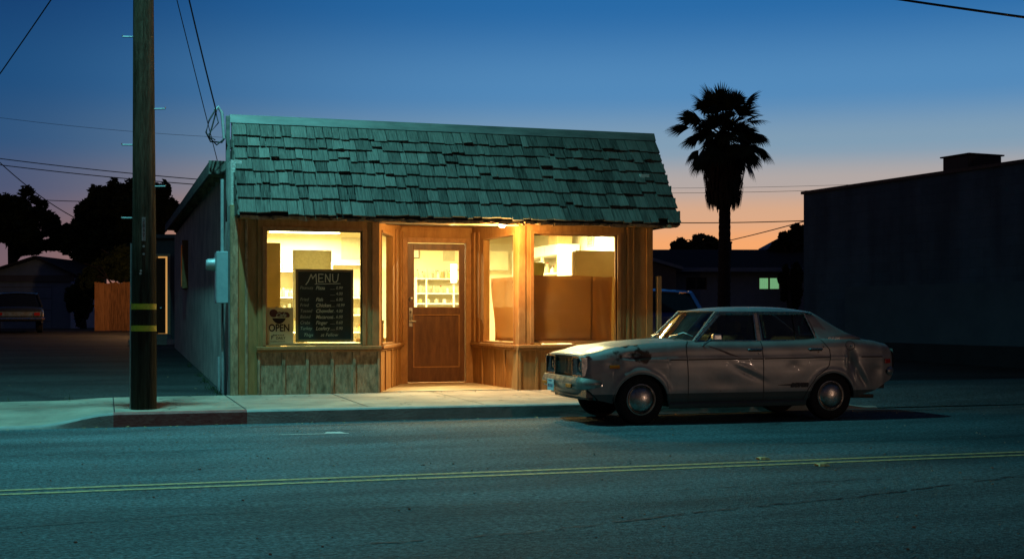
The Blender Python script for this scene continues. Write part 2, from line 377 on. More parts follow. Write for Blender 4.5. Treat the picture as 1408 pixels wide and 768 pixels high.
lm.build('road_centre_line', 'linepaint')['kind'] = 'structure'
wm = MB(); wm.poly([(1.55,12.86,.004),(2.24,12.80,.004),(2.24,12.85,.004),(1.55,12.89,.004)])
wm.poly([(2.0,12.90,.004),(2.22,12.86,.004),(2.18,13.02,.004),(2.05,13.02,.004)])
wm.build('road_paint_mark', 'whitepaint')['kind'] = 'structure'
def crack(pts, wd, seed):
    rn = random.Random(seed); m = MB(); P = []
    for i in range(len(pts)-1):
        a, b = Vector(pts[i]), Vector(pts[i+1]); n = max(2, int((b-a).length/.07))
        for k in range(n): P.append(a.lerp(b, k/n)+Vector((0, rn.uniform(-.022,.022))))
    for i in range(len(P)-1):
        if rn.random() < .10: continue
        w0 = wd*rn.uniform(.2,1)
        a, b = P[i], P[i+1]
        m.poly([(a.x,a.y-w0,.0045),(b.x,b.y-w0,.0045),(b.x,b.y+w0,.0045),(a.x,a.y+w0,.0045)])
    return m
cr = crack([(1.2,6.6),(2.2,6.7),(3.4,7.1),(4.6,7.35),(6.2,7.9),(9,8.4)], .014, 1)
for args in (([(-5,11.3),(-1,11.55),(2,11.7),(5.5,11.8)], .012, 2), ([(3.5,8.0),(5.2,8.15),(6.8,7.6),(8.2,7.7)], .010, 3), ([(0,13.3),(3,13.2),(8,13.4),(16,13.3)], .010, 5), ([(5.8,10.6),(8,10.5),(11,10.9)], .012, 6), ([(-6,7.6),(-2,7.5),(0.5,7.9),(3,7.7)], .010, 7), ([(2.0,14.1),(2.3,12.6),(2.1,11.2),(2.5,9.6)], .009, 8), ([(-20,13.83),(0,13.82),(9,13.84),(22,13.83)], .008, 9)):
    c2 = crack(*args); n0 = len(cr.v); cr.v += c2.v; cr.f += [tuple(i+n0 for i in f) for f in c2.f]; cr.mi += c2.mi; cr.tone += c2.tone
cr.build('road_cracks', 'tar', fix=False)['kind'] = 'structure'
# small loose stones and litter on the road
rn = random.Random(4); st = MB()
for i in range(420):
    x, y = rn.uniform(-5,14), rn.uniform(5.2,14.1); r = rn.uniform(.004,.013); a = rn.uniform(0,6)
    p = [(x+r*math.cos(a+k*1.57)*rn.uniform(.7,1.3), y+r*math.sin(a+k*1.57)*rn.uniform(.7,1.3)) for k in range(4)]
    st.hexa([(q[0],q[1],.001) for q in p]+[(x+(q[0]-x)*.6,y+(q[1]-y)*.6,r*.9) for q in p])
tag(st.build('road_grit', 'concrete'), kind='stuff', label='tiny pale stones scattered over the road', cat='grit')

# sidewalk with a dropped driveway apron on the left and on the right
def swz(x, y):
    t = 0.0
    if x < 0: t = min(1, -x/.85)
    if x > 8.3: t = min(1, (x-8.3)/.9)
    t = t*t*(3-2*t)
    f = min(1, max(0, (y-CV)/(1.3)))
    low = .015+.105*f
    return .15*(1-t)+low*t
sx = [-30,-15,-8,-5,-3.5,-2.2,-1.5]+[-1.0+.1*i for i in range(11)]+[1.37,2.74,4.11,5.48,6.85,8.22]+[8.35]
sx = sorted(set(round(a,3) for a in sx)); syv = [CV+.15,CV+.4,14.9,15.5,16.2,SB]
rows = [[(x,y,swz(x,y)) for x in sx] for y in syv]
MB().grid(rows).build('sidewalk', 'concrete', smooth=True)['kind'] = 'structure'
ax = [8.35]+[8.4+.1*i for i in range(10)]+[10,12,16,24,40]
MB().grid([[(x,y,swz(x,y)-.002) for x in ax] for y in [CV-.001,CV+.15,CV+.4,14.9,15.5,16.2,SB,18.2]]).build('driveway', 'road', smooth=True)['kind'] = 'structure'
# the recessed entry floor continues the sidewalk
MB().poly([(3.36,SB,.15),(5.34,SB,.15),(5.2,18.86,.155),(4.0,18.86,.155)]).build('entry_floor', 'concrete')['kind'] = 'structure'
jm = MB()
for x in (-3.6,-1.9,-.02,1.37,2.74,4.11,5.48,6.85):
    jm.poly([(x-.006,CV+.16,swz(x,CV+.16)+.003),(x+.006,CV+.16,swz(x,CV+.16)+.003),(x+.006-.02,SB,swz(x,SB)+.003),(x-.006-.02,SB,swz(x,SB)+.003)])
jm.poly([(-30,CV+.95,swz(-5,CV+.95)+.003)]*0 or [(0,15.62,.153),(8.2,15.62,.153),(8.2,15.63,.153),(0,15.63,.153)])
jm.build('sidewalk_joints', 'tar', fix=False)['kind'] = 'structure'
rn = random.Random(31); sm_ = MB()
for pts in ([(.5,14.42),(.7,15.2),(.55,16.1),(.9,16.98)], [(3.1,14.42),(3.3,15.0),(3.9,15.5),(4.1,16.2)], [(-2.4,14.5),(-2.2,15.6),(-2.7,16.9)], [(6.2,14.42),(6.0,15.3),(6.4,16.6)]):
    P = []
    for a, b in zip(pts[:-1], pts[1:]):
        for k in range(10): P.append((a[0]+(b[0]-a[0])*k/10+rn.uniform(-.03,.03), a[1]+(b[1]-a[1])*k/10))
    for a, b in zip(P[:-1], P[1:]):
        w0 = rn.uniform(.002,.005); sm_.poly([(a[0]-w0,a[1],swz(*a)+.0028),(a[0]+w0,a[1],swz(*a)+.0028),(b[0]+w0,b[1],swz(*b)+.0028),(b[0]-w0,b[1],swz(*b)+.0028)])
for k in range(150):
    x, y = rn.uniform(-4,8.2), rn.uniform(CV+.2,SB-.05); q = rn.uniform(.008,.028)
    sm_.poly([(x+q*math.cos(a)*rn.uniform(.7,1.2), y+q*math.sin(a)*rn.uniform(.7,1.2), swz(x,y)+.0026) for a in [j*math.pi/4 for j in range(8)]])
sm_.build('sidewalk_cracks', 'tar', fix=False)['kind'] = 'structure'
def curb(x0, x1, name, m, n=24):
    mb = MB(); rws = []
    for i in range(n+1):
        x = x0+(x1-x0)*i/n; z = swz(x, CV+.15)+.001
        rws.append([(x,CV,-.02),(x,CV+.012,max(z-.02,-.01)),(x,CV+.03,z-.004),(x,CV+.06,z),(x,CV+.151,z)])
    mb.grid(rws); o = mb.build(name, m, smooth=True); o['kind'] = 'structure'; return o
curb(-30, -.03, 'curb', 'curb', 200); curb(-.03, 1.37, 'red_curb', 'redcurb'); curb(1.37, 9.3, 'curb', 'curb', 60)
gt = MB().poly([(1.37,CV-.42,.003),(30,CV-.42,.003),(30,CV-.40,.003),(1.37,CV-.40,.003)]); gt.build('gutter_seam', 'tar', fix=False)['kind'] = 'structure'
rn = random.Random(9); lf = MB()
for i in range(170):
    if i < 90: x, y, z = rn.uniform(-2,9), CV-abs(rn.gauss(0,.10))-.01, .004
    elif i < 130: x, y = rn.uniform(1.5,7.2), SB-.16-abs(rn.gauss(0,.06)); z = .153
    else: x, y = rn.uniform(-6,1.2), rn.uniform(SB,SB+5); z = gz(x,y)+.004
    a = rn.uniform(0,6.28); q = rn.uniform(.012,.03); c, d = math.cos(a)*q, math.sin(a)*q
    lf.poly([(x-c,y-d,z),(x+d*.5,y-c*.5,z+.004),(x+c,y+d,z+rn.uniform(0,.012)),(x-d*.5,y+c*.5,z+.004)])
tag(lf.build('fallen_leaves', 'card', fix=False), 'dry leaves caught along the gutter and wall foot', 'leaves', kind='stuff')
wd = MB()
for i in range(260):
    if i < 160: x, y = 1.36-abs(rn.gauss(0,.05)), rn.choice((17.4,18.2,18.9,20.5,22,25))+rn.gauss(0,.15)
    else: x, y = rn.uniform(-5,1.2), SB+.03+abs(rn.gauss(0,.03))
    z = gz(x,y)-.01; h = rn.uniform(.03,.13); a = rn.uniform(0,6.28); c, d = math.cos(a)*.006, math.sin(a)*.006; lx, ly = rn.gauss(0,.03), rn.gauss(0,.03)
    wd.poly([(x-c,y-d,z),(x+c,y+d,z),(x+lx,y+ly,z+h)])
tag(wd.build('weeds', 'leaf', fix=False), 'thin weeds growing along the wall foot and the driveway edge', 'weeds', kind='stuff')
# raised yellow road markers
rm = thing('road_marker', 'yellow raised marker just beyond the double line', 'road marker', (5.12,9.52,0), 'raised markers by the centre line')
MB().hexa([(-.05,-.05,.001),(.05,-.05,.001),(.05,.05,.001),(-.05,.05,.001),(-.032,-.032,.02),(.032,-.032,.02),(.032,.032,.02),(-.032,.032,.02)]).build('marker_body', 'linepaint', rm, bevel=.003)
MB().box(-.053,-.045,-.025,.025,.006,.014).build('reflector', 'amber', rm)
r2 = copy_tree(rm); r2.location = (5.35,8.98,0); r2['label'] = 'yellow raised marker on the near side of the double line'

# ================================================================== SHOP BUILDING
shop = thing('shop_building', 'small wood sided shop with glowing windows and a shingled mansard roof', 'shop', (0,0,0))
FV = 16.95; ZF = .15
L0, L1, LA = 1.41, 1.76, 3.37        # left corner, start of the left bay, recess left edge
RA, R1, R0 = 5.33, 6.90, 7.35        # recess right edge, end of right bay, right corner
DV = 18.9; DL, DR = 4.10, 5.20       # door wall
WL, WR = (1.87,3.14,.80,2.31), (5.55,6.80,.81,2.32)
# --- front wall: plain boards round the openings
m = MB()
m.box(L0,L1,FV,FV+.12,ZF,2.62)
m.box(R1,R0,FV,FV+.12,ZF,2.62)
m.box(L1,LA,FV-.02,FV+.10,2.31,2.62)      # above left window
m.box(RA,R1,FV-.02,FV+.10,2.32,2.62)
m.box(LA,RA,FV-.018,FV+.10,2.45,2.62)     # over the recess
m.box(L1,WL[0],FV-.02,FV+.10,.74,2.31); m.box(WL[1],LA-.10,FV-.02,FV+.10,.74,2.31)
m.box(RA+.10,WR[0],FV-.02,FV+.10,.74,2.32); m.box(WR[1],R1,FV-.02,FV+.10,.74,2.32)
m.build('front_wall', 'siding', shop, bevel=.003)
m = MB()
m.box(L0+.004,L0+.10,FV-.022,FV-.002,ZF,2.60); m.box(L0+.19,L0+.225,FV-.015,FV-.001,ZF,2.60)
m.build('corner_board', 'weathered', shop, bevel=.003)
# corner posts flanking the recess
m = MB(); m.box(LA-.10,LA,FV-.03,FV+.10,.74,2.47); m.build('corner_post', 'trim', shop, bevel=.004)
m = MB(); m.box(RA,RA+.10,FV-.03,FV+.10,.74,2.47); m.build('corner_post', 'trim', shop, bevel=.004)
m = MB(); m.box(R0-.10,R0-.004,FV-.022,FV-.002,ZF,2.60); m.box(R1+.045,R1+.085,FV-.02,FV-.002,ZF,2.60); m.box(R1+.14,R1+.165,FV-.014,FV-.001,ZF,2.6); m.build('corner_board', 'siding', shop, bevel=.003)
# skirts with vertical boards and battens
def skirt(a, b, n, mt, seed):
    rn = random.Random(seed); m = MB(); d = Vector((b[0]-a[0], b[1]-a[1])); ln = d.length
    m.t = .5; m.wbox(a, b, ZF, .735, -.08, -.0)
    for i in range(n+1):
        t = (i+rn.uniform(-.08,.08)*(0 < i < n))/n; wd = .042
        c0 = Vector(a)+d*max(0, t-wd/2/ln); c1 = Vector(a)+d*min(1, t+wd/2/ln)
        if (c1-c0).length < .03: c1 = c0+d.normalized()*.03 if t < .5 else c1; c0 = c1-d.normalized()*.03 if t > .5 else c0
        m.wbox(tuple(c0), tuple(c1), ZF+rn.uniform(0,.01), .732, .0005, .020)
    return m.build('skirt_boards', mt, shop, bevel=.003)
skirt((L1,FV-.03), (LA,FV-.03), 5, 'weathered', 1)
skirt((LA,FV-.03), (DL,DV), 4, 'siding', 2)
skirt((DR,DV), (RA,FV-.03), 4, 'siding', 3)
skirt((RA,FV-.03), (R1,FV-.03), 6, 'siding', 4)
# sill ledges
def ledge(a, b, z=.735):
    m = MB(); m.wbox(a, b, z, z+.045, -.10, .055); m.wbox(a, b, z-.03, z-.001, -.05, .03); return m.build('window_sill', 'trim', shop, bevel=.006)
ledge((L1-.02,FV-.03), (LA+.02,FV-.03)); ledge((RA-.02,FV-.03), (R1+.02,FV-.03))
def pt(a, b, t): return (a[0]+(b[0]-a[0])*t, a[1]+(b[1]-a[1])*t)
SLa, SLb = (LA,FV-.0), (DL,DV); SRa, SRb = (DR,DV), (RA,FV-.0)
ledge(pt(SLa,SLb,.035), pt(SLa,SLb,.985)); ledge(pt(SRa,SRb,.015), pt(SRa,SRb,.965))
# --- splayed recess walls with a glazed opening each
def splay(a, b, t0, t1, name='recess_wall'):
    m = MB()
    m.wbox(a, pt(a,b,t0), .78, 2.58, -.09, 0); m.wbox(pt(a,b,t1), b, .78, 2.58, -.09, 0)
    m.wbox(pt(a,b,t0), pt(a,b,t1), 2.31, 2.58, -.09, 0)
    m.build(name, 'siding', shop, bevel=.003)
    w_ = MB()
    s = .035/(Vector(b)-Vector(a)).length
    w_.wbox(pt(a,b,t0-s), pt(a,b,t0), .785, 2.34, .001, .010); w_.wbox(pt(a,b,t1), pt(a,b,t1+s), .785, 2.34, .001, .010)
    w_.wbox(pt(a,b,t0), pt(a,b,t1), 2.31, 2.345, .001, .022); w_.wbox(pt(a,b,t0), pt(a,b,t1), .785, .81, -.05, .022)
    f = w_.build('window', 'trim', shop, bevel=.003)
    MB().wbox(pt(a,b,t0), pt(a,b,t1), .81, 2.31, -.05, -.044).build('glass', 'glass_side', f)
splay(SLa, SLb, .10, .56); splay(SRa, SRb, .28, .91)
for A_, B_, ta, tb, ww in ((SLa,SLb,.70,.76,.02),(SLa,SLb,.9,.99,.03),(SRa,SRb,.02,.09,.03),(SRa,SRb,.16,.19,.02)):
    MB().wbox(pt(A_,B_,ta), pt(A_,B_,tb), .785, 2.44, .001, ww).build('trim_strip', 'trim', shop, bevel=.003)
# --- big windows
def window(wn, dv=0):
    x0, x1, z0, z1 = wn; m = MB(); y0, y1 = FV-.035, FV+.09
    m.box(x0-.05,x0,y0,y1,z0-.012,z1+.04); m.box(x1,x1+.05,y0,y1,z0-.012,z1+.04)
    m.box(x0,x1,y0,y1,z1,z1+.04); m.box(x0,x1,y0,y1,z0-.012,z0)
    i = .018
    m.box(x0,x0+i,FV+.02,FV+.05,z0,z1); m.box(x1-i,x1,FV+.02,FV+.05,z0,z1); m.box(x0+i,x1-i,FV+.02,FV+.05,z1-i,z1); m.box(x0+i,x1-i,FV+.02,FV+.05,z0,z0+i)
    f = m.build('window', 'trim', shop, bevel=.003)
    MB().box(x0+i,x1-i,FV+.033,FV+.039,z0+i,z1-i).build('glass', 'glass', f)
window(WL); window(WR)
# --- door wall
m = MB()
m.box(DL-.02,DL+.085,DV-.05,DV+.08,ZF,2.36); m.box(DR-.105,DR+.02,DV-.05,DV+.08,ZF,2.36); m.box(DL+.085,DR-.105,DV-.05,DV+.08,2.285,2.36)
m.box(DL+.085,DR-.105,DV-.06,DV+.08,ZF-.01,ZF+.02)
m.build('door_frame', 'trim', shop, bevel=.004)
MB().box(DL-.05,DR+.05,DV+.0,DV+.09,2.361,2.62).build('transom_wall', 'siding', shop)
d0, d1, dz0, dz1 = DL+.095, DR-.115, ZF+.025, 2.27
g0, g1, gz0, gz1 = d0+.085, d1-.085, 1.30, 2.18
m = MB(); y0, y1 = DV-.01, DV+.035
m.box(d0,g0,y0,y1,dz0,dz1); m.box(g1,d1,y0,y1,dz0,dz1); m.box(g0,g1,y0,y1,gz1,dz1); m.box(g0,g1,y0,y1,1.20,gz0); m.box(g0,g1,y0,y1,dz0,.40)
m.box(g0,g1,y0+.016,y1-.005,.40,1.20)
door = m.build('door', 'door', shop, bevel=.003)
m = MB()
for a,b,c_,e in ((g0,g0+.014,.40,1.20),(g1-.014,g1,.40,1.20),(g0+.014,g1-.014,.40,.414),(g0+.014,g1-.014,1.186,1.20),(g0,g0+.012,gz0,gz1),(g1-.012,g1,gz0,gz1),(g0+.012,g1-.012,gz0,gz0+.012),(g0+.012,g1-.012,gz1-.012,gz1)):
    m.box(a,b,y0-.006,y0+.01,c_,e)
m.build('door_moulding', 'trim', door)
MB().box(g0+.012,g1-.012,DV+.01,DV+.016,gz0+.012,gz1-.012).build('glass', 'glass', door)
m = MB(); m.lathe([(.0,-.055),(.018,-.052),(.024,-.035),(.012,-.02),(.03,-.008),(.03,0)], (d0+.045,y0,1.44), 'y', 16); m.build('door_knob', 'dullchrome', door, smooth=True)
m = MB(); m.box(d0+.02,d0+.07,y0-.008,y0,1.02,1.30); m.tube([(d0+.045,y0-.01,1.10),(d0+.045,y0-.05,1.12),(d0+.048,y0-.055,1.17),(d0+.045,y0-.045,1.23),(d0+.045,y0-.008,1.25)], .009, 8)
m.tube([(d0+.02,y0-.03,1.10),(d0+.12,y0-.035,1.095)], .012, 8)
m.build('door_handle', 'dullchrome', door, smooth=True)
# --- entry soffit & bright header underside
MB().hexa([(LA+.0,FV+.10,2.56),(RA,FV+.10,2.56),(DR+.05,DV,2.52),(DL-.05,DV,2.52),(LA,FV+.10,2.59),(RA,FV+.10,2.59),(DR+.05,DV,2.55),(DL-.05,DV,2.55)]).build('entry_soffit', 'siding', shop)
MB().box(LA+.002,RA-.002,FV-.045,FV+.098,2.425,2.449).build('header_board', 'soffit', shop, bevel=.003)
# --- mansard roof
TT, TZ, BT, BZ, U0, U1 = 17.6, 3.84, 16.60, 2.47, 1.49, 7.64
m = MB(); m.prism([(TT,TZ),(BT+.03,BZ),(BT+.03,BZ-.02),(TT,BZ-.02)], 'x', U0+.012, U1-.02)
mansard = m.build('mansard_roof', 'underlay', shop)
MB().box(U0+.03,U1-.04,BT+.06,FV-.05,BZ-.035,BZ-.0205).build('eave_soffit', 'siding', mansard)
sd = Vector((0,TT-BT,TZ-BZ)); SLEN = sd.length; sd.normalize(); nrmv = Vector((0,-sd.z,sd.y))
marks = [0,.158,.302,.438,.565,.69,.80,.985]
rn = random.Random(11); m = MB()
def shingle(mb, x0, x1, t0, t1, lift, thk, jit):
    a = Vector((0,BT,BZ)); lo = a+sd*(t0*SLEN+jit); hi = a+sd*(t1*SLEN)
    n1 = nrmv*(lift+thk); n0 = nrmv*lift; h1 = nrmv*.004; sk = rn.uniform(-.004,.004)
    def P(x, p): return (x, p.y, p.z)
    cu = rn.uniform(.015,.035) if rn.random() < .10 else 0
    k1, k2 = nrmv*(rn.uniform(0,.010)+cu*rn.random()), nrmv*(rn.uniform(0,.010)+cu)
    mb.hexa([P(x0,lo+n0+k1),P(x1,lo+n0+k2+sd*sk),P(x1,hi),P(x0,hi),P(x0,lo+n1+k1),P(x1,lo+n1+k2+sd*sk),P(x1,hi+h1),P(x0,hi+h1)])
for r_ in range(7):
    x = U0+rn.uniform(-.01,.01)
    while x < U1-.03:
        wd = rn.choice((.08,.10,.12,.13,.14,.16,.18,.22)); x1 = min(U1+rn.uniform(-.01,.015), x+wd)
        if U1-x1 < .06: x1 = U1+rn.uniform(-.01,.01)
        m.t = min(1, max(0, rn.gauss(.5,.26)))
        jit = rn.uniform(-.018,.018)
        if rn.random() < .05: jit += rn.choice((.04,.06,-.03))
        shingle(m, x+rn.uniform(.002,.009), x1-rn.uniform(.002,.008), marks[r_], min(.99, marks[r_+1]+.07), .020, .020, jit)
        x = x1
m.build('shingles', 'shingle', mansard)
# ragged under-course peeping out at the eave
m = MB(); x = U0+.02; up_ = []; lo_ = []
while x < U1-.05:
    wd = rn.uniform(.03,.14); d_ = rn.choice((0,0,.008,.014,.022)); up_ += [(x,BT+.035,BZ-.003),(x+wd,BT+.035,BZ-.003)]; lo_ += [(x,BT+.035,BZ-.033-d_),(x+wd,BT+.035,BZ-.033-d_)]; x += wd
m.grid([up_, lo_]); m.build('eave_edge', 'weathered', mansard, solid=.02)
# side cheeks, each with a few courses
for ux, sg in ((U0,-1),(U1-.02,1)):
    m = MB(); m.prism([(TT,TZ-.02),(BT+.02,BZ),(TT,BZ)], 'x', ux-(.012 if sg < 0 else 0), ux+(.012 if sg > 0 else 0)+(.01 if sg < 0 else 0))
    for r_ in range(6):
        t0, t1 = marks[r_], marks[r_+1]; yb = BT+.05+(TT-BT)*t0; z0_, z1_ = BZ+(TZ-BZ)*t0, BZ+(TZ-BZ)*t1
        y = yb
        while y < TT-.02:
            ye = min(TT, y+rn.uniform(.12,.2)); m.t = rn.random(); x_ = ux+sg*.013
            m.box(min(x_,x_+sg*.014), max(x_,x_+sg*.014), y+.003, ye-.003, z0_+rn.uniform(-.01,.01), z1_-.02); y = ye
    m.build('roof_cheek', 'shingle', mansard)
m = MB(); m.prism([(TT-.075,TZ-.075),(TT-.085,TZ-.07),(TT-.02,TZ+.05),(TT+.16,TZ+.05),(TT+.16,TZ+.035),(TT-.01,TZ+.035)], 'x', U0-.03, U1+.01)
m.build('metal_cap', 'flash', mansard)
MB().box(L0+.0,U0-.03,TT-.03,TT+.06,ZF+2.3,TZ+.03).build('corner_trim', 'flash', mansard, bevel=.003)
MB().box(L0-.02,L0+.001,FV-.0,FV+.06,ZF,2.60).build('corner_flashing', 'flash', shop)
# parapet body behind the mansard, side walls, flat roof
BK = 34.0
m = MB(); m.box(L0+.02,L0+.16,FV+.121,BK,-.05,3.22); m.build('left_side_wall', 'stucco', shop)
m = MB(); m.box(R0-.14,R0-.0,FV+.121,24,-.05,3.22); m.box(L0+.161,R0-.001,24.001,24.14,-.05,3.22); m.build('right_side_wall', 'stucco', shop)
MB().box(L0+.10,L0+.16,FV+.13,TT-.04,2.7,3.5)
m = MB(); m.hexa([(1.22,17.75,3.19),(R0+.1,17.75,3.19),(R0+.1,BK+.3,3.42),(1.22,BK+.3,3.42),(1.22,17.75,3.24),(R0+.1,17.75,3.24),(R0+.1,BK+.3,3.47),(1.22,BK+.3,3.47)])
roof = m.build('flat_roof', 'asphroof', shop)
m = MB(); m.hexa([(1.20,17.73,3.10),(1.235,17.73,3.10),(1.235,BK+.3,3.33),(1.20,BK+.3,3.33),(1.20,17.73,3.27),(1.235,17.73,3.27),(1.235,BK+.3,3.50),(1.20,BK+.3,3.50)])
m.box(1.19,1.44,17.70,17.729,3.09,3.275)
m.build('fascia', 'darkwood', roof, bevel=.003)
for k in range(14):
    pass
for k in range(20): y = 18.2+k*.8; zz = 3.10+(y-17.75)*.0139; MB().box(1.24,1.42,y,y+.045,zz,zz+.085).build('rafter_tail', 'weathered', roof)
# side window with lit edge
m = MB(); wy0, wy1 = 27.6, 28.9
m.box(L0-.10,L0+.018,wy0-.06,wy0,1.75,2.75); m.box(L0-.06,L0+.018,wy1,wy1+.06,1.75,2.75); m.box(L0-.07,L0+.018,wy0,wy1,2.69,2.75); m.box(L0-.07,L0+.018,wy0,wy1,1.75,1.80)
sw = m.build('side_window', 'trim', shop)
MB().box(L0+.0,L0+.012,wy0,wy1,1.801,2.689).build('lit_blind', emis('side_window_blind', (1,.5,.15), .35), sw)
# low stains & rat-chewed hole at the foot of the side wall
MB().tube([(L0-.015,18.6,-.02),(L0-.02,18.6,.6)], .02, 8).build('vent_pipe', 'galv', shop, smooth=True)

# ---- interior shell
IB = 22.4; IZ = 2.62
m = MB(); m.poly([(L0+.165,IB,.16),(R0-.145,IB,.16),(R0-.145,IB,IZ),(L0+.165,IB,IZ)])
m.poly([(L0+.165,FV+.125,.16),(L0+.165,IB,.16),(L0+.165,IB,IZ),(L0+.165,FV+.125,IZ)])
m.poly([(R0-.145,FV+.125,.16),(R0-.145,IB,.16),(R0-.145,IB,IZ),(R0-.145,FV+.125,IZ)])
m.build('interior_wall', 'interior', shop, fix=False)
MB().poly([(L0+.16,FV+.12,IZ+.001),(R0-.14,FV+.12,IZ+.001),(R0-.14,IB,IZ+.001),(L0+.16,IB,IZ+.001)]).build('interior_ceiling', 'interior', shop, fix=False)
MB().poly([(L0+.16,FV+.10,.159),(R0-.14,FV+.10,.159),(R0-.14,IB,.159),(L0+.16,IB,.159)]).build('interior_floor', 'floor_in', shop, fix=False)

# ================================================================== THINGS INSIDE THE SHOP
IC = (1,.81,.38)
tube_em = emis('fluorescent_tube', (1,.93,.62), 9)
fl = []
def fixture(loc, label, e):
    t = thing('ceiling_light', label, 'ceiling light', loc, 'fluorescent lights on the shop ceiling')
    MB().box(-.62,.62,-.08,.08,-.03,0).build('light_housing', 'white', t, bevel=.004)
    MB().tube([(-.58,-.035,-.05),(.58,-.035,-.05)], .017, 8).build('light_tube', tube_em, t)
    MB().tube([(-.58,.035,-.05),(.58,.035,-.05)], .017, 8).build('light_tube', tube_em, t)
    lamp('shop_light', 'AREA', (0,0,-.08), e, IC, 1.15, t, size_y=.14)
fixture((3.0,21.4,IZ-.002), 'glowing fluorescent ceiling light seen at the top of the left window', 330)
fixture((5.0,19.9,IZ-.002), 'glowing fluorescent ceiling light behind the entrance door', 330)
fixture((6.3,18.6,IZ-.002), 'glowing fluorescent ceiling light over the refrigerator', 260)
# tall olive locker at the left window
x_, y_ = W(366, 17.75)
t = thing('tall_locker', 'tall mustard olive metal locker just inside the left edge of the left window', 'locker', (1.68,17.70,.16))
MB().box(0,.47,0,.5,0,2.02).build('locker_body', 'olive', t, bevel=.006)
MB().box(.02,.45,-.015,-.0,.03,1.99).build('locker_door', 'olive', t, bevel=.003)
MB().box(.40,.42,-.035,-.0152,1.0,1.15).build('handle', 'dullchrome', t)
t = thing('notice_board', 'grey green notice board on legs behind the chalkboard menu', 'notice board', (2.64,20.0,.16))
MB().box(0,.56,0,.03,1.0,2.02).build('board_panel', 'sage', t)
m = MB(); m.box(-.02,0,-.005,.035,.98,2.04); m.box(.56,.58,-.005,.035,.98,2.04); m.box(0,.56,-.005,.035,2.02,2.04); m.box(0,.56,-.005,.035,.98,1.0); m.build('board_frame', 'galv', t)
for a in (.03,.51): MB().box(a,a+.02,.0,.03,0,.978).build('leg', 'galv', t)
def poster(x, z, w_, h, label, seed, m1='sage'):
    t = thing('wall_poster', label, 'poster', (x,IB-.012,z))
    MB().box(0,w_,0,.008,0,h).build('poster_sheet', 'paper', t)
    rn = random.Random(seed); m = MB()
    n = 9
    for i in range(n):
        for j in range(7):
            if rn.random() < .75: a = .02+(w_-.04)*j/7; b = .02+(h-.04)*i/n; m.box(a, a+(w_-.04)/7*.75, -.003, -.0005, b, b+(h-.04)/n*.6)
    m.build('poster_print', m1, t)
poster(3.78,2.17,.33,.38, 'pale poster of small pictures on the back wall, right part of the left window', 3)
# small framed picture seen through the door
t = thing('picture_frame', 'small thin framed picture high on the back wall seen through the door glass', 'picture', (5.02,IB-.02,2.20))
m = MB(); m.box(0,.015,0,.012,0,.2); m.box(.15,.165,0,.012,0,.2); m.box(.015,.15,0,.012,0,.015); m.box(.015,.15,0,.012,.185,.2); m.build('frame', 'steel', t)
MB().box(.015,.15,.006,.010,.015,.185).build('picture_sheet', 'white', t)

jar_proto = []
def mk_jar(kind):
    o = bpy.data.objects.new('jar', None)
    return o
JM = ['white','cream','card_box','sage','olive']
jars = {}
def jar(loc, r, h, mt, label, group, kind=0):
    """a jar, tin or bottle: body, label band and lid"""
    key = (kind, mt)
    if key not in jars:
        t = thing('jar', label, 'jar', loc, group)
        if kind == 0: prof = [(.0,0),(.9,0),(1,.04),(1,.78),(.8,.86),(.8,.9)]; lid = [(.86,.88),(.86,1),(0,1)]
        elif kind == 1: prof = [(0,0),(1,0),(1,.98),(.94,.985)]; lid = [(.97,.985),(.97,1.0),(0,1.0)]
        else: prof = [(0,0),(.9,0),(.95,.03),(.95,.55),(.35,.72),(.3,.9)]; lid = [(.36,.9),(.36,1),(0,1)]
        MB().lathe(prof, (0,0,0), 'z', 12).build('jar_body', mt, t, smooth=True)
        MB().lathe(lid, (0,0,0), 'z', 12).build('lid', 'galv' if kind != 2 else 'red', t, smooth=True)
        jars[key] = t
        t.scale = (r,r,h); return t
    t = copy_tree(jars[key]); t.location = loc; t.scale = (r,r,h); t['label'] = label; t['group'] = group
    return t
def shelf_unit(name, label, x0, x1, y0, depth, tiers, mt='white', side=.02, posts=()):
    t = thing(name, label, 'shelf', (x0,y0,.16)); w_ = x1-x0; top = tiers[-1]
    m = MB(); m.box(0,side,0,depth,0,top-.16+.02); m.build('side_panel', mt, t)
    m = MB(); m.box(w_-side,w_,0,depth,0,top-.16+.02); m.build('side_panel', mt, t)
    MB().box(side,w_-side,depth-.012,depth,0,top-.18).build('back_panel', 'cream', t)
    for z in tiers: MB().box(side,w_-side,0,depth-.013,z-.16-.022,z-.16).build('shelf', mt, t)
    for p in posts: MB().box(p,p+.025,.002,.03,0,top-.185).build('post', mt, t)
    return t
# behind the door
shelf_unit('shelf_unit', 'white shelf unit full of jars on the back wall behind the door', 5.04, 6.0, IB-.36, .33, [.45,.75,1.05,1.22,1.40,1.58,1.84], posts=(.18,))
rn = random.Random(21)
def row(x0, x1, y, z, n, label, group, hs=(.09,.17), seed=0):
    r = random.Random(seed)
    for i in range(n):
        x = x0+(x1-x0)*(i+.5)/n+r.uniform(-.01,.01); h = r.uniform(*hs)
        jar((x,y+r.uniform(-.03,.03),z+.0005), r.uniform(.026,.04), h, r.choice(JM), label, group, r.choice((0,0,1,2)))
row(5.08,5.96,IB-.2,1.84,12,'jar or tin in the row on the top shelf behind the door glass','jars on the top shelf behind the door',seed=1)
row(5.08,5.96,IB-.2,1.58,7,'small jar on the second shelf down behind the door glass','jars on the second shelf behind the door',(.06,.14),seed=2)
row(5.08,5.96,IB-.2,1.40,6,'low jar on the third shelf down behind the door glass','jars on the third shelf behind the door',(.05,.10),seed=3)
row(5.08,5.96,IB-.2,1.22,6,'low jar on the fourth shelf down behind the door glass','jars on the fourth shelf behind the door',(.05,.09),seed=4)
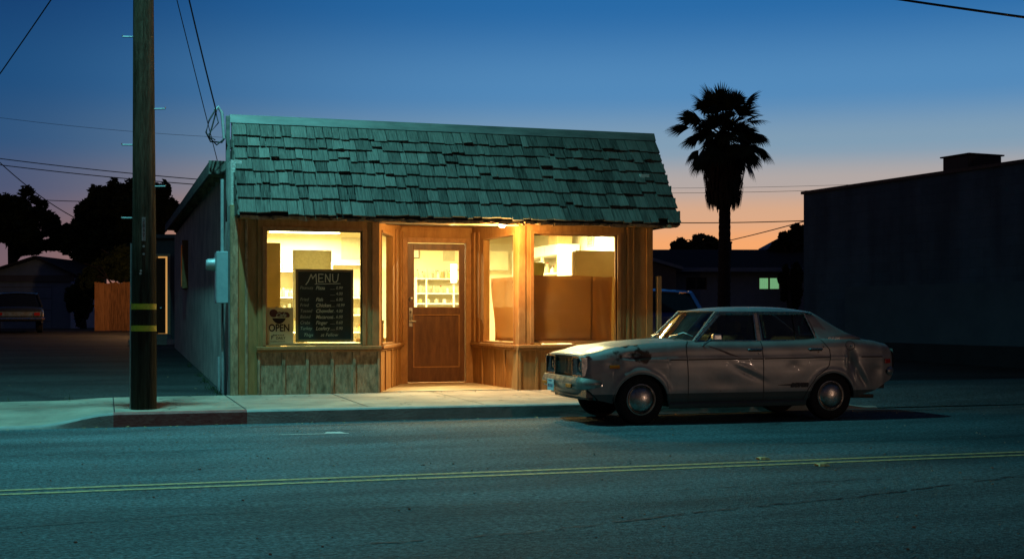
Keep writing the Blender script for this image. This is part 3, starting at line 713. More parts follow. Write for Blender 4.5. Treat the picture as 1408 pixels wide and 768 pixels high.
# paper towel column by the door
x_, y_ = W(624, 21.0)
t = thing('towel_dispenser', 'bright white upright roll holder beside the shelves behind the door glass', 'dispenser', (x_,y_,.16))
MB().lathe([(0,0),(.12,0),(.12,.02),(.018,.03),(.018,1.55),(0,1.55)], (0,0,0), 'z', 16).build('stand', 'galv', t, smooth=True)
MB().lathe([(.02,1.56),(.055,1.56),(.055,1.86),(.02,1.86)], (0,0,0), 'z', 20).build('roll', 'white', t, smooth=True)
# shelves seen in the left window
shelf_unit('shelf_unit', 'white shelf unit between the locker and the chalkboard in the left window', 2.36, 3.16, IB-.36, .33, [.6,.9,1.2,1.5,1.95])
row(2.4,3.1,IB-.2,1.95,7,'jar on the top shelf behind the chalkboard menu','jars on the left shelf unit top',(.1,.2),seed=5)
row(2.4,3.1,IB-.2,1.5,7,'jar on the middle shelf behind the chalkboard menu','jars on the left shelf unit middle',(.1,.2),seed=6)
row(2.4,3.1,IB-.2,1.2,7,'jar on the lower shelf behind the chalkboard menu','jars on the left shelf unit lower',(.1,.2),seed=7)
row(2.4,3.1,IB-.2,.9,7,'jar on the bottom shelf behind the chalkboard menu','jars on the left shelf unit bottom',(.1,.2),seed=17)
shelf_unit('shelf_unit', 'white shelf unit under the pale poster, right part of the left window', 3.55, 4.3, IB-.36, .33, [.6,.9,1.2,1.5,2.08])
row(3.6,4.25,IB-.2,1.5,5,'jar under the poster in the left window, upper row','jars under the poster upper row',(.1,.2),seed=8)
row(3.6,4.25,IB-.2,1.2,5,'jar under the poster in the left window, lower row','jars under the poster lower row',(.1,.2),seed=9)
row(3.6,4.25,IB-.2,.9,5,'jar under the poster in the left window, bottom row','jars under the poster bottom row',(.1,.2),seed=19)
t = thing('wall_sign', 'small grey blue sign on the wall beside the locker', 'sign', (2.80,IB-.012,2.14)); MB().box(0,.13,0,.01,0,.13).build('sign_panel', 'bluegrey', t, bevel=.003)
# cardboard box low by the left splayed window
def cbox(loc, w_, d_, h, label, name='cardboard_box', mt='card_box', rz=0):
    t = thing(name, label, 'box', loc, rz=rz)
    MB().box(-w_/2,w_/2,-d_/2,d_/2,0,h).build('box_body', mt, t, bevel=.004)
    m = MB(); m.hexa([(-w_/2,-d_/2,h+.001),(w_/2,-d_/2,h+.001),(w_/2,-d_/2-.05,h+.06),(-w_/2,-d_/2-.05,h+.06),(-w_/2,-d_/2,h+.006),(w_/2,-d_/2,h+.006),(w_/2,-d_/2-.045,h+.064),(-w_/2,-d_/2-.045,h+.064)])
    m.build('box_flap', mt, t); return t
t = thing('window_ledge_shelf', 'low pale counter inside the left splayed window', 'counter', (2.70,18.2,.16)); MB().box(0,1.05,0,1.2,.58,.62).build('counter_top', 'white', t); MB().box(.05,1.0,.05,1.15,0,.579).build('counter_base', 'cream', t)
cbox((3.58,18.45,.781), .26,.26,.27, 'brown open cardboard box low behind the left splayed window')
# right window: refrigerator, shelves with cloths, box on top
t = thing('refrigerator', 'almond refrigerator side filling the right part of the right window', 'refrigerator', (6.50,17.85,.16))
MB().box(0,.68,0,.66,0,1.99).build('fridge_body', 'fridge', t, bevel=.012)
MB().box(-.045,-.002,.02,.64,.05,1.97).build('fridge_door', 'white', t, bevel=.008)
MB().box(-.075,-.046,.05,.08,.9,1.5).build('handle', 'dullchrome', t)
cbox((6.93,19.75,2.345), .26,.42,.15, 'brown cardboard box on top of the white cupboard beside the refrigerator')
t = thing('wall_cupboard', 'long white cupboard over open shelves on the right wall seen in the right window', 'cupboard', (6.80,19.5,.16))
MB().box(0,.38,0,2.5,2.0,2.18).build('cupboard_body', 'white', t, bevel=.004)
for a in (0,.62,1.24,1.86): MB().box(-.015,-.0,a+.01,a+.61,2.01,2.17).build('cupboard_door', 'white', t, bevel=.003)
for a in (0,.83,1.66,2.46): MB().box(0,.04,a,a+.04,0,1.999).build('post', 'white', t)
for z in (.5,.9,1.3,1.70): MB().box(.041,.37,0,2.5,z,z+.025).build('shelf', 'white', t)
MB().box(.375,.38,0,2.5,0,1.999).build('back_panel', 'cream', t)
def rowy(x, y0, y1, z, n, label, group, hs, seed):
    r = random.Random(seed)
    for i in range(n): jar((x+r.uniform(-.06,.06), y0+(y1-y0)*(i+.5)/n, z+.0005), r.uniform(.03,.05), r.uniform(*hs), r.choice(JM), label, group, r.choice((0,1,2)))
rowy(6.98,19.58,20.3,1.886,6,'bottle or jar on the open shelf beside the refrigerator in the right window','jars on the open shelf beside the refrigerator',(.12,.22),12)
rowy(6.98,20.4,21.1,1.886,6,'bottle or jar on the open shelf past the first post in the right window','jars on the open shelf past the first post',(.12,.22),13)
t = thing('hanging_cupboard', 'white cupboard on the back wall seen through the right splayed window', 'cupboard', (6.03,IB-.34,2.0))
MB().box(0,.72,0,.33,0,.34).build('cupboard_body', 'white', t, bevel=.004)
for a in (0,.36): MB().box(a+.01,a+.35,-.015,0,.01,.33).build('cupboard_door', 'cream', t, bevel=.003)
t = thing('plastic_crate', 'olive green plastic crate on a stand at the left of the right window', 'crate', (5.76,17.75,.16))
m = MB(); m.hexa([(.02,.02,1.50),(.20,.02,1.50),(.20,.28,1.50),(.02,.28,1.50),(0,0,1.80),(.24,0,1.80),(.24,.3,1.80),(0,.3,1.80)]); m.build('crate_body', mat('green_plastic',(.22,.26,.05),(.3,.34,.08),.5,scale=5), t, bevel=.006)
MB().box(.03,.19,.03,.27,0,1.499).build('stand', 'cream', t)
cbox((2.62,IB-.19,.62), .34,.26,.24, 'brown carton low on the shelf unit behind the chalkboard')
cbox((3.72,19.5,.16), .5,.45,.62, 'tall brown carton on the floor beneath the pale poster, right part of the left window')
t = thing('wall_calendar', 'small calendar sheet with a dark heading on the back wall above the door shelves', 'calendar', (5.62,IB-.012,2.16))
MB().box(0,.22,0,.008,0,.30).build('calendar_sheet', 'paper', t); MB().box(.01,.21,-.003,-.0005,.19,.29).build('calendar_picture', 'sage', t)
m = MB()
for a in range(5):
    for b in range(4): m.box(.02+a*.038,.045+a*.038,-.003,-.0005,.03+b*.038,.05+b*.038)
m.build('calendar_print', 'sage', t)
t = thing('price_list', 'cream sheet of small print taped high on the right wall above the refrigerator', 'notice', (R0-.165,18.9,2.28))
MB().box(0,.006,0,.30,0,.22).build('list_sheet', 'paper', t)
m = MB()
for b in range(6): m.box(-.003,-.0005,.03,.27-.03*(b%3),.03+b*.03,.042+b*.03)
m.build('list_print', 'ink', t)
def translucent(name, c):
    m = bpy.data.materials.new(name); m.use_nodes = True; nt = m.node_tree; N = nt.nodes; L = nt.links; b = N['Principled BSDF']
    b.inputs['Base Color'].default_value = (*c,1); b.inputs['Roughness'].default_value = .8
    t = N.new('ShaderNodeBsdfTranslucent'); t.inputs[0].default_value = (*c,1)
    x = N.new('ShaderNodeMixShader'); x.inputs[0].default_value = .35; L.new(b.outputs[0], x.inputs[1]); L.new(t.outputs[0], x.inputs[2]); L.new(x.outputs[0], N['Material Output'].inputs[0])
    return m
M['card_glow'] = translucent('backlit_cardboard', (.46,.25,.085))
# coverings standing in the windows
def sheet(name, label, x0, x1, y0, z0, z1, mt, seed, curl=.03, parent=None):
    rn = random.Random(seed); rows = []
    for i in range(15):
        z = z0+(z1-z0)*i/14; r = []
        for j in range(25):
            s_ = j/24; x = x0+(x1-x0)*s_
            y = y0+.012*math.sin(s_*7+i*.25+seed)+curl*(s_**8)*(1-i/14)+.004*math.sin(i*1.3+j*.8)
            r.append((x,y,z+.004*math.sin(s_*9+seed)*(i == 14)))
        rows.append(r)
    return MB().grid(rows).build(name, mt, parent, smooth=True, solid=.006)
t = thing('cardboard_cover', 'large brown cardboard sheet covering the lower right window, left of the pair', 'cardboard', (0,0,0))
sheet('cardboard_sheet', '', 5.57, 6.46, FV+.085, .812, 1.745, 'card_glow', 2, .01, t)
t = thing('cardboard_cover', 'narrower brown cardboard sheet at the right edge of the right window', 'cardboard', (0,0,0))
sheet('cardboard_sheet', '', 6.43, 6.775, FV+.115, .812, 1.735, 'card_glow', 5, .06, t)
kraft = translucent('kraft_paper', (.58,.30,.09))
t = thing('kraft_paper', 'sagging orange brown paper covering the lower right splayed window', 'paper', (0,0,0))
a, b = pt(SRa,SRb,.32), pt(SRa,SRb,.885); rows = []
d = (Vector(b)-Vector(a)).normalized(); nn = Vector((-d.y, d.x))*-1
nn = Vector((d.y,-d.x))*-1
for i in range(15):
    z = .815+(1.735-.815)*i/14; r = []
    for j in range(15):
        s_ = j/14; ins = .12*(1-i/14)**1.5*(1-s_)
        p = Vector(a)+(Vector(b)-Vector(a))*(s_+ins*(1-s_)); off = .10+.015*math.sin(s_*5+i*.4)+.02*math.sin(i*.6)*s_
        r.append((p.x+nn.x*off, p.y+nn.y*off, z))
    rows.append(r)
MB().grid(rows).build('paper_sheet', kraft, t, smooth=True, solid=.003)
# items leaning in the gap beside the paper
p = Vector(pt(SRa,SRb,.34))+nn*.22
t = thing('broom_handle', 'pale rods leaning in the gap at the foot of the right splayed window', 'rod', (p.x,p.y,.16))
MB().tube([(0,0,0),(-.03,-.02,1.15)], .013, 8).build('rod', 'white', t, smooth=True); MB().tube([(.04,.05,0),(.0,-.01,1.05)], .012, 8).build('rod', 'card_box', t, smooth=True)

# ---- chalkboard menu and OPEN sign in the left window
BX0, BX1, BZ0, BZ1 = 2.265, 3.035, .835, 1.80
t = thing('menu_board', 'framed chalkboard headed MENU standing in the left window', 'menu board', (BX0,FV+.072,BZ0))
bw, bh = BX1-BX0, BZ1-BZ0
m = MB(); fw = .033
m.box(0,fw,-.012,.012,0,bh); m.box(bw-fw,bw,-.012,.012,0,bh); m.box(fw,bw-fw,-.012,.012,0,fw); m.box(fw,bw-fw,-.012,.012,bh-fw,bh); m.build('frame', 'boardframe', t, bevel=.003)
MB().box(fw,bw-fw,-.004,.008,fw,bh-fw).build('slate', 'slate', t)
def stroke(mb, pts, wd, y=-.0065):
    for i in range(len(pts)-1):
        a, b = Vector(pts[i]), Vector(pts[i+1]); d = (b-a)
        if d.length < 1e-6: continue
        d.normalize(); n = Vector((-d.y,d.x))*wd/2; a = a-d*wd*.3; b = b+d*wd*.3
        mb.poly([(a.x-n.x,y,a.y-n.y),(b.x-n.x,y,b.y-n.y),(b.x+n.x,y,b.y+n.y),(a.x+n.x,y,a.y+n.y)])
m = MB(); zb, zt = bh-.175, bh-.065; wd = .013
stroke(m, [(.135,zb-.03),(.165,zb+.01),(.205,zt-.005)], wd); stroke(m, [(.205,zt-.005),(.225,zb+.05),(.268,zt)], wd); stroke(m, [(.268,zt),(.277,zb-.02)], wd)
stroke(m, [(.365,zt-.002),(.305,zt),(.305,zb+.005),(.365,zb+.01)], wd); stroke(m, [(.305,(zb+zt)/2),(.355,(zb+zt)/2+.004)], wd)
stroke(m, [(.395,zb+.005),(.395,zt),(.455,zb+.005),(.458,zt+.004)], wd)
stroke(m, [(.49,zt),(.492,zb+.03),(.505,zb+.006),(.54,zb+.008),(.558,zb+.035),(.568,zt+.004)], wd)
stroke(m, [(.255,zb-.022),(.595,zb-.014)], .009)
m.build('menu_heading', 'chalk', t, fix=False)
LINES = [('Peanuts','Pizza','0.99'), ('','','4.00'), ('Fried','Fish','6.00'), ('Fried','Chicken','10.99'), ('Tossed','Chowder','4.00'), ('Baked','Macaroni','6.00'), ('Crabs','Finger','0.60'), ('Turkey','Loafery','0.90')]
zl = bh-.265
for i, (a_, b_, c_) in enumerate(LINES):
    z = zl-i*.077; rn = random.Random(i)
    if a_: text('menu_line', a_, .060, 'chalkdim', t, (.055,-.0065,z), (R(90),rn.uniform(-.02,.02),0), shear=.25, ext=.0005, sx=.92)
    if b_: text('menu_line', b_, .066, 'chalk', t, (.265,-.0065,z-.004), (R(90),rn.uniform(-.02,.02),0), shear=.25, ext=.0005, sx=.92, bold=.0012)
    text('menu_price', c_, .056, 'chalk', t, (.535,-.0065,z), (R(90),0,0), shear=.15, ext=.0005, sx=.92)
    m = MB(); stroke(m, [(.46,z),(.525,z+.001)], .0045); m.build('menu_rule', 'chalkdim', t, fix=False)
text('menu_line', 'Thigs', .06, 'chalkdim', t, (.10,-.0065,zl-8*.077-.01), (R(90),0,0), shear=.3, ext=.0005)
text('menu_line', 'at Fellow', .062, 'chalk', t, (.33,-.0065,zl-8*.077-.01), (R(90),0,0), shear=.25, ext=.0005)
t = thing('open_sign', 'cream paper sign with a bowl emblem and the word OPEN in the left window', 'sign', (1.885,FV+.05,.815))
sw_, sh = .345, .475
MB().box(0,sw_,0,.006,0,sh).build('sign_sheet', translucent('sign_sheet_paper', (.62,.56,.38)), t)
m = MB(); ex, ez = .165, .335
bowl = [(ex-.095,ez)]+[(ex-.095+.18*k/12+.0, ez-.075*math.sin(math.pi*k/12)**.7) for k in range(1,12)]+[(ex+.085,ez)]
m.prism(bowl, 'y', -.003, -.0005); m.build('bowl_emblem', 'ink', t)
m = MB()
for cx_, cz_, rr in ((ex-.075,ez+.065,.055),(ex+.0,ez+.045,.042),(ex+.05,ez+.045,.042),(ex+.085,ez+.035,.05)):
    m.prism([(cx_+rr*math.cos(k*math.pi/8), max(ez+.012, cz_+rr*.95*math.sin(k*math.pi/8))) for k in range(16)], 'y', -.003-.0002*len(m.f)/18, -.0005)
m.build('steam_emblem', 'inkred', t)
text('sign_script', 'Cafe', .072, 'paper', t, (ex-.05,-.0055,ez+.018), shear=.35, ext=.0006, bold=.002)
text('sign_writing', 'OPEN', .132, 'ink', t, (sw_/2-.01,-.002,.165), align='CENTER', ext=.0012, bold=.0035, sx=.80)
text('sign_small_writing', 'F', .07, 'ink', t, (.055,-.002,.06), ext=.0008, bold=.001)
text('sign_small_writing', 'food served', .030, 'ink', t, (.08,-.002,.105), ext=.0008, bold=.001)
text('sign_small_writing', 'DAILY', .045, 'ink', t, (.12,-.002,.06), ext=.0008, bold=.001)
text('sign_small_writing', 'breakfast and lunch', .024, 'ink', t, (.05,-.002,.025), ext=.0008)

# ---- eave lamp over the entrance
t = thing('eave_lamp', 'small bright lamp fixed beneath the shingled eave over the entrance', 'lamp', (5.02,16.70,2.43))
MB().box(-.06,.06,-.06,.06,-.012,0).build('lamp_base', 'dullchrome', t)
MB().lathe([(.0,-.052),(.03,-.046),(.045,-.03),(.05,-.012)], (0,0,0), 'z', 20).build('lamp_lens', emis('eave_lens', (1,.75,.38), 12), t, smooth=True)
lamp('eave_light', 'POINT', (0,-.03,-.10), 120, (1,.56,.16), .05, t)
lamp('eave_downlight', 'SPOT', (0,-.03,-.08), 330, (1,.62,.27), .05, t, (R(-3),0,0), spot_size=R(124), spot_blend=1)
t = thing('entry_lamp', 'small round lamp under the soffit inside the recessed entrance', 'lamp', (4.45,17.14,2.552))
MB().lathe([(.0,-.05),(.05,-.045),(.075,-.025),(.08,-.005),(.08,0)], (0,0,0), 'z', 20).build('lamp_lens', emis('entry_lens', (1,.7,.3), 3), t, smooth=True)
lamp('entry_light', 'POINT', (0,0,-.10), 80, (1,.54,.15), .06, t)

# ================================================================== METER, MAST, SERVICE CABLES
t = thing('electric_meter', 'teal grey electric meter box with conduit on the left side wall', 'electric meter', (L0-.0,17.25,0))
MB().box(-.15,-.0,0,.34,1.35,2.03).build('meter_box', 'bluegrey', t, bevel=.006)
MB().box(-.158,-.151,.02,.32,1.38,2.0).build('box_cover', 'bluegrey', t, bevel=.004)
MB().lathe([(.0,-.12),(.06,-.115),(.078,-.09),(.08,-.03),(.09,0)], (-.16,.17,1.86), 'x', 20).build('meter_dial', 'galv', t, smooth=True)
MB().tube([(-.06,.2,2.03),(-.06,.2,3.0)], .024, 10).build('conduit', 'galv', t, smooth=True)
MB().tube([(-.06,.22,1.35),(-.055,.24,.9),(-.05,.2,.02)], .018, 10).build('conduit', 'galv', t, smooth=True)
MB().tube([(-.06,.10,1.35),(-.06,.10,1.1),(-.045,.02,.8),(-.035,-.05,.3),(-.035,-.05,.05)], .011, 8).build('cable', 'wire', t, smooth=True)
t = thing('service_mast', 'bent cable mast at the top left corner of the shingled roof', 'cable mast', (1.40,17.52,0))
MB().tube([(-.02,0,3.55),(-.05,0,3.9),(-.10,0,3.97),(-.14,-.02,3.92)], .022, 10).build('mast_pipe', 'galv', t, smooth=True)
m = MB(); m.tube([(-.14,-.02,3.92),(-.22,-.05,3.78),(-.26,-.05,3.62),(-.20,-.03,3.5),(-.05,-.0,3.5),(.0,.0,3.58)], .011, 8)
m.tube([(-.12,-.0,3.93),(-.18,-.03,3.70),(-.22,-.03,3.56),(-.12,-.02,3.46),(-.02,.0,3.55)], .010, 8)
m.tube([(-.13,.0,3.9),(-.10,-.06,3.75),(-.24,-.06,3.58),(-.14,-.05,3.52)], .008, 8); m.build('drip_loop', 'wire', t, smooth=True)

# ================================================================== POWER POLE
PX, PY = .29, 14.80
t = pole = thing('power_pole', 'tall weathered wooden utility pole on the sidewalk with two yellow bands', 'utility pole', (PX,PY,.15))
prof = []; NP = 40
m = MB(); n0 = 0; rows = []
for i in range(NP+1):
    z = 7.0*i/NP; r = .140-.0062*z; row_ = []
    for j in range(25):
        th = 2*math.pi*j/24; rr = r*(1+.012*math.sin(j*5.1+.2*math.sin(z*2))+.008*math.sin(j*11+z*1.3)); row_.append((rr*math.cos(th)+.004*math.sin(z*.9), rr*math.sin(th), z))
    rows.append(row_)
m.grid(rows); m.poly([(  .096*math.cos(a*math.pi/4), .096*math.sin(a*math.pi/4), 7.0) for a in range(8)])
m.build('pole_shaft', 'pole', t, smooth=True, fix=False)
def band(z, h=.062):
    r = .140-.0062*z+.005
    MB().lathe([(r-.004,0),(r,0),(r,h),(r-.004,h)], (0,0,z), 'z', 32).build('yellow_band', 'yellow', t, smooth=True)
band(.865-.0); band(1.105)
camdir = Vector((-PX,-PY)).normalized(); rightv = Vector((cA,-sA))
for z, s_ in ((4.13,-1),(3.33,1),(2.93,-1),(2.47,1),(2.12,-1)):
    r = .140-.0062*z; p0 = rightv*(r-.02)*s_; p1 = rightv*(r+.12)*s_
    MB().tube([(p0.x,p0.y,z),(p1.x,p1.y,z+.002),(p1.x,p1.y,z+.02)], .0085, 8).build('step_peg', 'galv', t, smooth=True)
m = MB(); fr = camdir*(.128)
ang = math.atan2(camdir.y, camdir.x)+R(90)
pl = MB().box(-.020,.020,-.006,.0,2.02-.16,2.26-.14).build('number_plate', 'galv', t); pl.location = (fr.x, fr.y, 0); pl.rotation_euler.z = ang+math.pi if False else math.atan2(camdir.y,camdir.x)+R(90)
for i, ch in enumerate('2847'):
    text('plate_digit', ch, .055, 'leaddark', pl, (0,-.007,2.06-i*.052), (R(90),0,0), align='CENTER', ext=.0005)
m = MB()
for (a_, z) in ((.0,1.80),(.0,1.715),(.03,1.53),(.035,1.50)):
    c_ = fr+Vector((-camdir.y,camdir.x))*-a_; m.lathe([(.0,-.0),(.013,.0),(.013,.01),(0,.01)], (c_.x,c_.y-.012,z), 'y', 10)
m.build('tag_nails', 'galv', t)
cl = -rightv*.140
MB().tube([(cl.x-.004,cl.y,0),(cl.x-.002,cl.y,1.0),(cl.x+.003,cl.y,1.84)], .012, 8).build('ground_conduit', 'galv', t, smooth=True)
for z in (5.85,6.62):
    MB().tube([(.08,0,z),(.16,0,z)], .012, 8).build('wire_bracket', 'galv', t, smooth=True)
    MB().lathe([(.02,-.05),(.035,-.03),(.025,0),(.035,.03),(.02,.05)], (.17,0,z), 'z', 12).build('insulator', 'steel', t, smooth=True)
# street lamp on an arm
LP = Vector((.22,14.46,9.9))
t = thing('street_lamp', 'street lamp on a tall bent steel mast above the utility pole', 'street lamp', (0,0,0))
MB().tube([(PX-.12,PY-.02,5.9),(PX-.13,PY-.02,7.2),(PX-.42,PY-.1,8.6),(PX-.50,PY-.12,9.7),(PX-.40,PY-.1,10.02),(LP.x,LP.y,10.06)], .026, 10).build('lamp_arm', 'galv', t, smooth=True)
MB().lathe([(0,.10),(.10,.09),(.17,.02),(.18,-.02),(.16,-.03)], (LP.x,LP.y,LP.z+.06), 'z', 20).build('lamp_head', 'galv', t, smooth=True)
MB().lathe([(0,-.10),(.08,-.085),(.14,-.045),(.15,-.01)], (LP.x,LP.y,LP.z+.05), 'z', 20).build('lamp_bowl', glassmat('lamp_glass',(1,1,1),.4), t, smooth=True)
lamp('street_light', 'SPOT', (LP.x,LP.y,LP.z-.02), 5400, (.17,.76,.82), .10, t, (R(3),R(9),0), spot_size=R(160), spot_blend=1)

# ================================================================== WIRES
def wire(name, label, a, b, sag, r, group=None, n=24):
    a, b = Vector(a), Vector(b); P = []
    for i in range(n+1):
        s_ = i/n; p = a.lerp(b, s_); p.z -= sag*4*s_*(1-s_); P.append(tuple(p))
    m = MB().tube(P, r, 6); o = m.build(name, 'wire'); tag(o, label, 'wire', group); return o
wire('service_wire', 'thick black service cable falling from the pole to the mast at the roof corner', (PX+.05,PY,6.78), (1.27,17.5,3.93), .10, .010)
wire('service_wire', 'thin black cable falling from the pole to the low roof behind the shop', (PX+.05,PY+.05,6.0), W(305,19.6,245), .02, .006)
wire('service_wire', 'black cable running from the pole out of the top left corner', (PX-.08,PY,6.1), W(-90,20.5,226), .06, .009)
wire('street_wire', 'thick black street cable crossing the top right corner', W(1100,20,-22), W(1560,15,44), .02, .019)
wire('street_wire', 'upper of the two thin distant wires left of the pole', W(-60,60,210), W(345,58,252), .12, .022, None)
wire('street_wire', 'lower of the two thin distant wires left of the pole', W(-60,60,219), W(345,58,259), .12, .022, None)
wire('street_wire', 'short distant wire low behind the left trees', W(-60,70,262), W(135,62,277), .15, .02)
wire('street_wire', 'slanting distant wire falling right behind the left trees', W(-5,55,219), W(130,62,312), .3, .02)
wire('street_wire', 'horizontal distant wire passing behind the palm trunk', W(850,75,305), W(1200,70,299), .15, .03)
wire('street_wire', 'distant wire rising to the right behind the palm trunk', W(930,80,345), W(1110,60,303), .1, .025)
wire('street_wire', 'faint high distant wire behind the palm skirt', W(800,85,265), W(1300,85,254), .2, .014)
wire('street_wire', 'faint distant wire over the roof at right of the shop', W(800,85,258), W(1300,85,248), .2, .012)
wire('street_wire', 'faint distant wire crossing high behind the pole at left', W(-30,85,158), W(330,85,190), .2, .012)

# ================================================================== THE BEATEN SEDAN
def lerp_tab(tab, x):
    xs_ = [a for a, _ in tab]; ys_ = [b for _, b in tab]
    if x <= xs_[0]: return ys_[0]
    for i in range(len(xs_)-1):
        if x <= xs_[i+1]:
            t = (x-xs_[i])/(xs_[i+1]-xs_[i]); t2 = t*t*(3-2*t); t = .5*t+.5*t2
            return ys_[i]+(ys_[i+1]-ys_[i])*t
    return ys_[-1]
def car_paint():
    m = mat('faded_paint', (.22,.205,.19), (.31,.29,.27), .40, .35, scale=3.0, bump=.0005, bscale=5, rough2=.44, spec=.5, coat=.06)
    nt = m.node_tree; N = nt.nodes; L = nt.links; b = N['Principled BSDF']
    tc = [n for n in N if n.type == 'TEX_COORD'][0]
    sep = N.new('ShaderNodeSeparateXYZ'); L.new(tc.outputs['Object'], sep.inputs[0])
    base = b.inputs['Base Color'].links[0].from_socket
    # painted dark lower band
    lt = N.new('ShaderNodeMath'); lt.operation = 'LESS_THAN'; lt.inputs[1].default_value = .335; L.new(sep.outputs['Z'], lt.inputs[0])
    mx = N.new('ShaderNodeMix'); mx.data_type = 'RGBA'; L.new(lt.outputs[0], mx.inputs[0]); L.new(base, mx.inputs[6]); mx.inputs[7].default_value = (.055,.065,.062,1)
    # rust and bare blotches on the front fender, near the bonnet edge
    n = N.new('ShaderNodeTexNoise'); n.inputs['Scale'].default_value = 6; n.inputs['Detail'].default_value = 5; L.new(tc.outputs['Object'], n.inputs['Vector'])
    dv = N.new('ShaderNodeVectorMath'); dv.operation = 'DISTANCE'; dv.inputs[1].default_value = (-1.25,-.62,.80); L.new(tc.outputs['Object'], dv.inputs[0])
    fall = N.new('ShaderNodeMapRange'); fall.inputs[1].default_value = .1; fall.inputs[2].default_value = .55; fall.inputs[3].default_value = .17; fall.inputs[4].default_value = -.25; L.new(dv.outputs['Value'], fall.inputs[0])
    su = N.new('ShaderNodeMath'); su.operation = 'ADD'; L.new(n.outputs['Fac'], su.inputs[0]); L.new(fall.outputs[0], su.inputs[1])
    th = N.new('ShaderNodeMapRange'); th.inputs[1].default_value = .64; th.inputs[2].default_value = .70; L.new(su.outputs[0], th.inputs[0])
    m2 = N.new('ShaderNodeMix'); m2.data_type = 'RGBA'; L.new(th.outputs[0], m2.inputs[0]); L.new(mx.outputs[2], m2.inputs[6]); m2.inputs[7].default_value = (.045,.022,.014,1)
    # small rust specks everywhere
    n3 = N.new('ShaderNodeTexNoise'); n3.inputs['Scale'].default_value = 17; n3.inputs['Detail'].default_value = 8; L.new(tc.outputs['Object'], n3.inputs['Vector'])
    t3 = N.new('ShaderNodeMapRange'); t3.inputs[1].default_value = .69; t3.inputs[2].default_value = .75; L.new(n3.outputs['Fac'], t3.inputs[0])
    m3 = N.new('ShaderNodeMix'); m3.data_type = 'RGBA'; L.new(t3.outputs[0], m3.inputs[0]); L.new(m2.outputs[2], m3.inputs[6]); m3.inputs[7].default_value = (.09,.05,.03,1)
    L.new(m3.outputs[2], b.inputs['Base Color'])
    return m
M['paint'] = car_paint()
CX, CYC = 6.585, 13.55
car = thing('sedan', 'dented old beige four door sedan parked at the kerb in front of the shop', 'car', (CX,CYC,0))
S_T = [(-1.80,.735),(-1.72,.762),(-1.38,.835),(-.95,.878),(-.57,.900),(.3,.895),(.9,.905),(1.15,.925),(1.48,.928),(1.77,.892),(2.0,.850),(2.10,.80)]
W_T = [(-1.80,.590),(-1.70,.625),(-1.3,.672),(-.7,.698),(.3,.70),(1.2,.700),(1.6,.682),(1.9,.645),(2.04,.60),(2.10,.54)]
B_T = [(-1.80,.47),(-1.70,.36),(-1.60,.27),(-1.45,.235),(-.75,.195),(.85,.195),(1.5,.25),(1.75,.31),(2.0,.43),(2.10,.50)]
AR = [(-1.13,.255,.315),(1.21,.255,.30)]
def zbot(x):
    z = lerp_tab(B_T, x)
    for ax, az, ar in AR:
        d = abs(x-ax)
        if d < ar: z = max(z, az+math.sqrt(ar*ar-d*d)*.98)
    return z
SH = [(.0,.905),(.12,.955),(.26,.982),(.50,.998),(.62,1.0),(.70,.992),(.86,.972),(.93,.955),(.975,.925),(1.0,.885)]
def gss(x, c, w): return math.exp(-((x-c)/w)**2)
def side_y(x, z, near):
    s_ = lerp_tab(S_T, x); f = (z-.19)/(s_-.19)
    y = lerp_tab(W_T, x)*lerp_tab(SH, min(1, max(0, f)))
    # crisp waist crease
    y += .006*gss(z, .705, .018)
    for ax, az, ar in AR:      # wheel arch flare
        d = math.hypot(x-ax, z-az)
        if d < ar+.10: y += .016*gss(d, ar+.01, .035)
    if near:
        # pushed-in crease on the front door, vertical stove-in on the rear quarter, small dings
        l = (z-.615)+(x-.02)*.42
        if -.1 < x < .42: y -= .014*gss(l, -.02, .030)*gss(x, .15, .16)-.012*gss(l, .03, .022)*gss(x, .15, .15)
        y -= .008*gss(x,-.12,.16)*gss(z,.45,.09)
        y -= .075*gss(x, 1.475, .045)*gss(z, .655, .11)
        y += .022*gss(x, 1.405, .026)*gss(z, .67, .10)
        l2 = (x-1.52)-(.60-z)*.55; y -= .040*gss(l2, .02, .030)*gss(z, .50, .10)
        y += .012*gss(l2, .09, .03)*gss(z, .48, .10)
        y -= .010*gss(x, .72, .09)*gss(z, .62, .04)
        y -= .020*gss(x,-1.22,.10)*gss(z,.74,.035)-.0
        y -= .016*gss(x,-1.45,.07)*gss(z,.66,.06)
        y -= .014*gss(x, 1.80,.10)*gss(z,.56,.07)
        y += .0015*math.sin(x*9.3+z*4)*math.sin(z*15+x*2)
    return y
NX = 200; xsC = [-1.80+3.90*i/NX for i in range(NX+1)]
NS, NTOP = 30, 8
def section(x):
    """points from near bottom over the top to the far bottom"""
    zb = zbot(x); s_ = lerp_tab(S_T, x); w_ = lerp_tab(W_T, x); pts = []
    def half(sg):
        near = sg < 0; o = []
        for i in range(NS+1):
            f = i/NS; z = zb+(s_-zb)*f; o.append((x, sg*side_y(x, z, near), z))
        yt = abs(o[-1][1])
        cen = s_+(.030 if x < 0 else .022)
        for i in range(1, NTOP+1):
            f = i/NTOP; yy = yt*(1-f)
            if i == 1: yy = yt-.018
            z = s_+(cen-s_)*(1-(yy/yt)**2)
            if i == 1: z = s_+.010
            z = max(z, s_+.010) if i > 1 else z
            # bonnet sits slightly proud with a shut line
            o.append((x, sg*yy, z))
        return o
    a = half(-1); b = half(1)
    return a+b[-2::-1]
G_ = [section(x) for x in xsC]
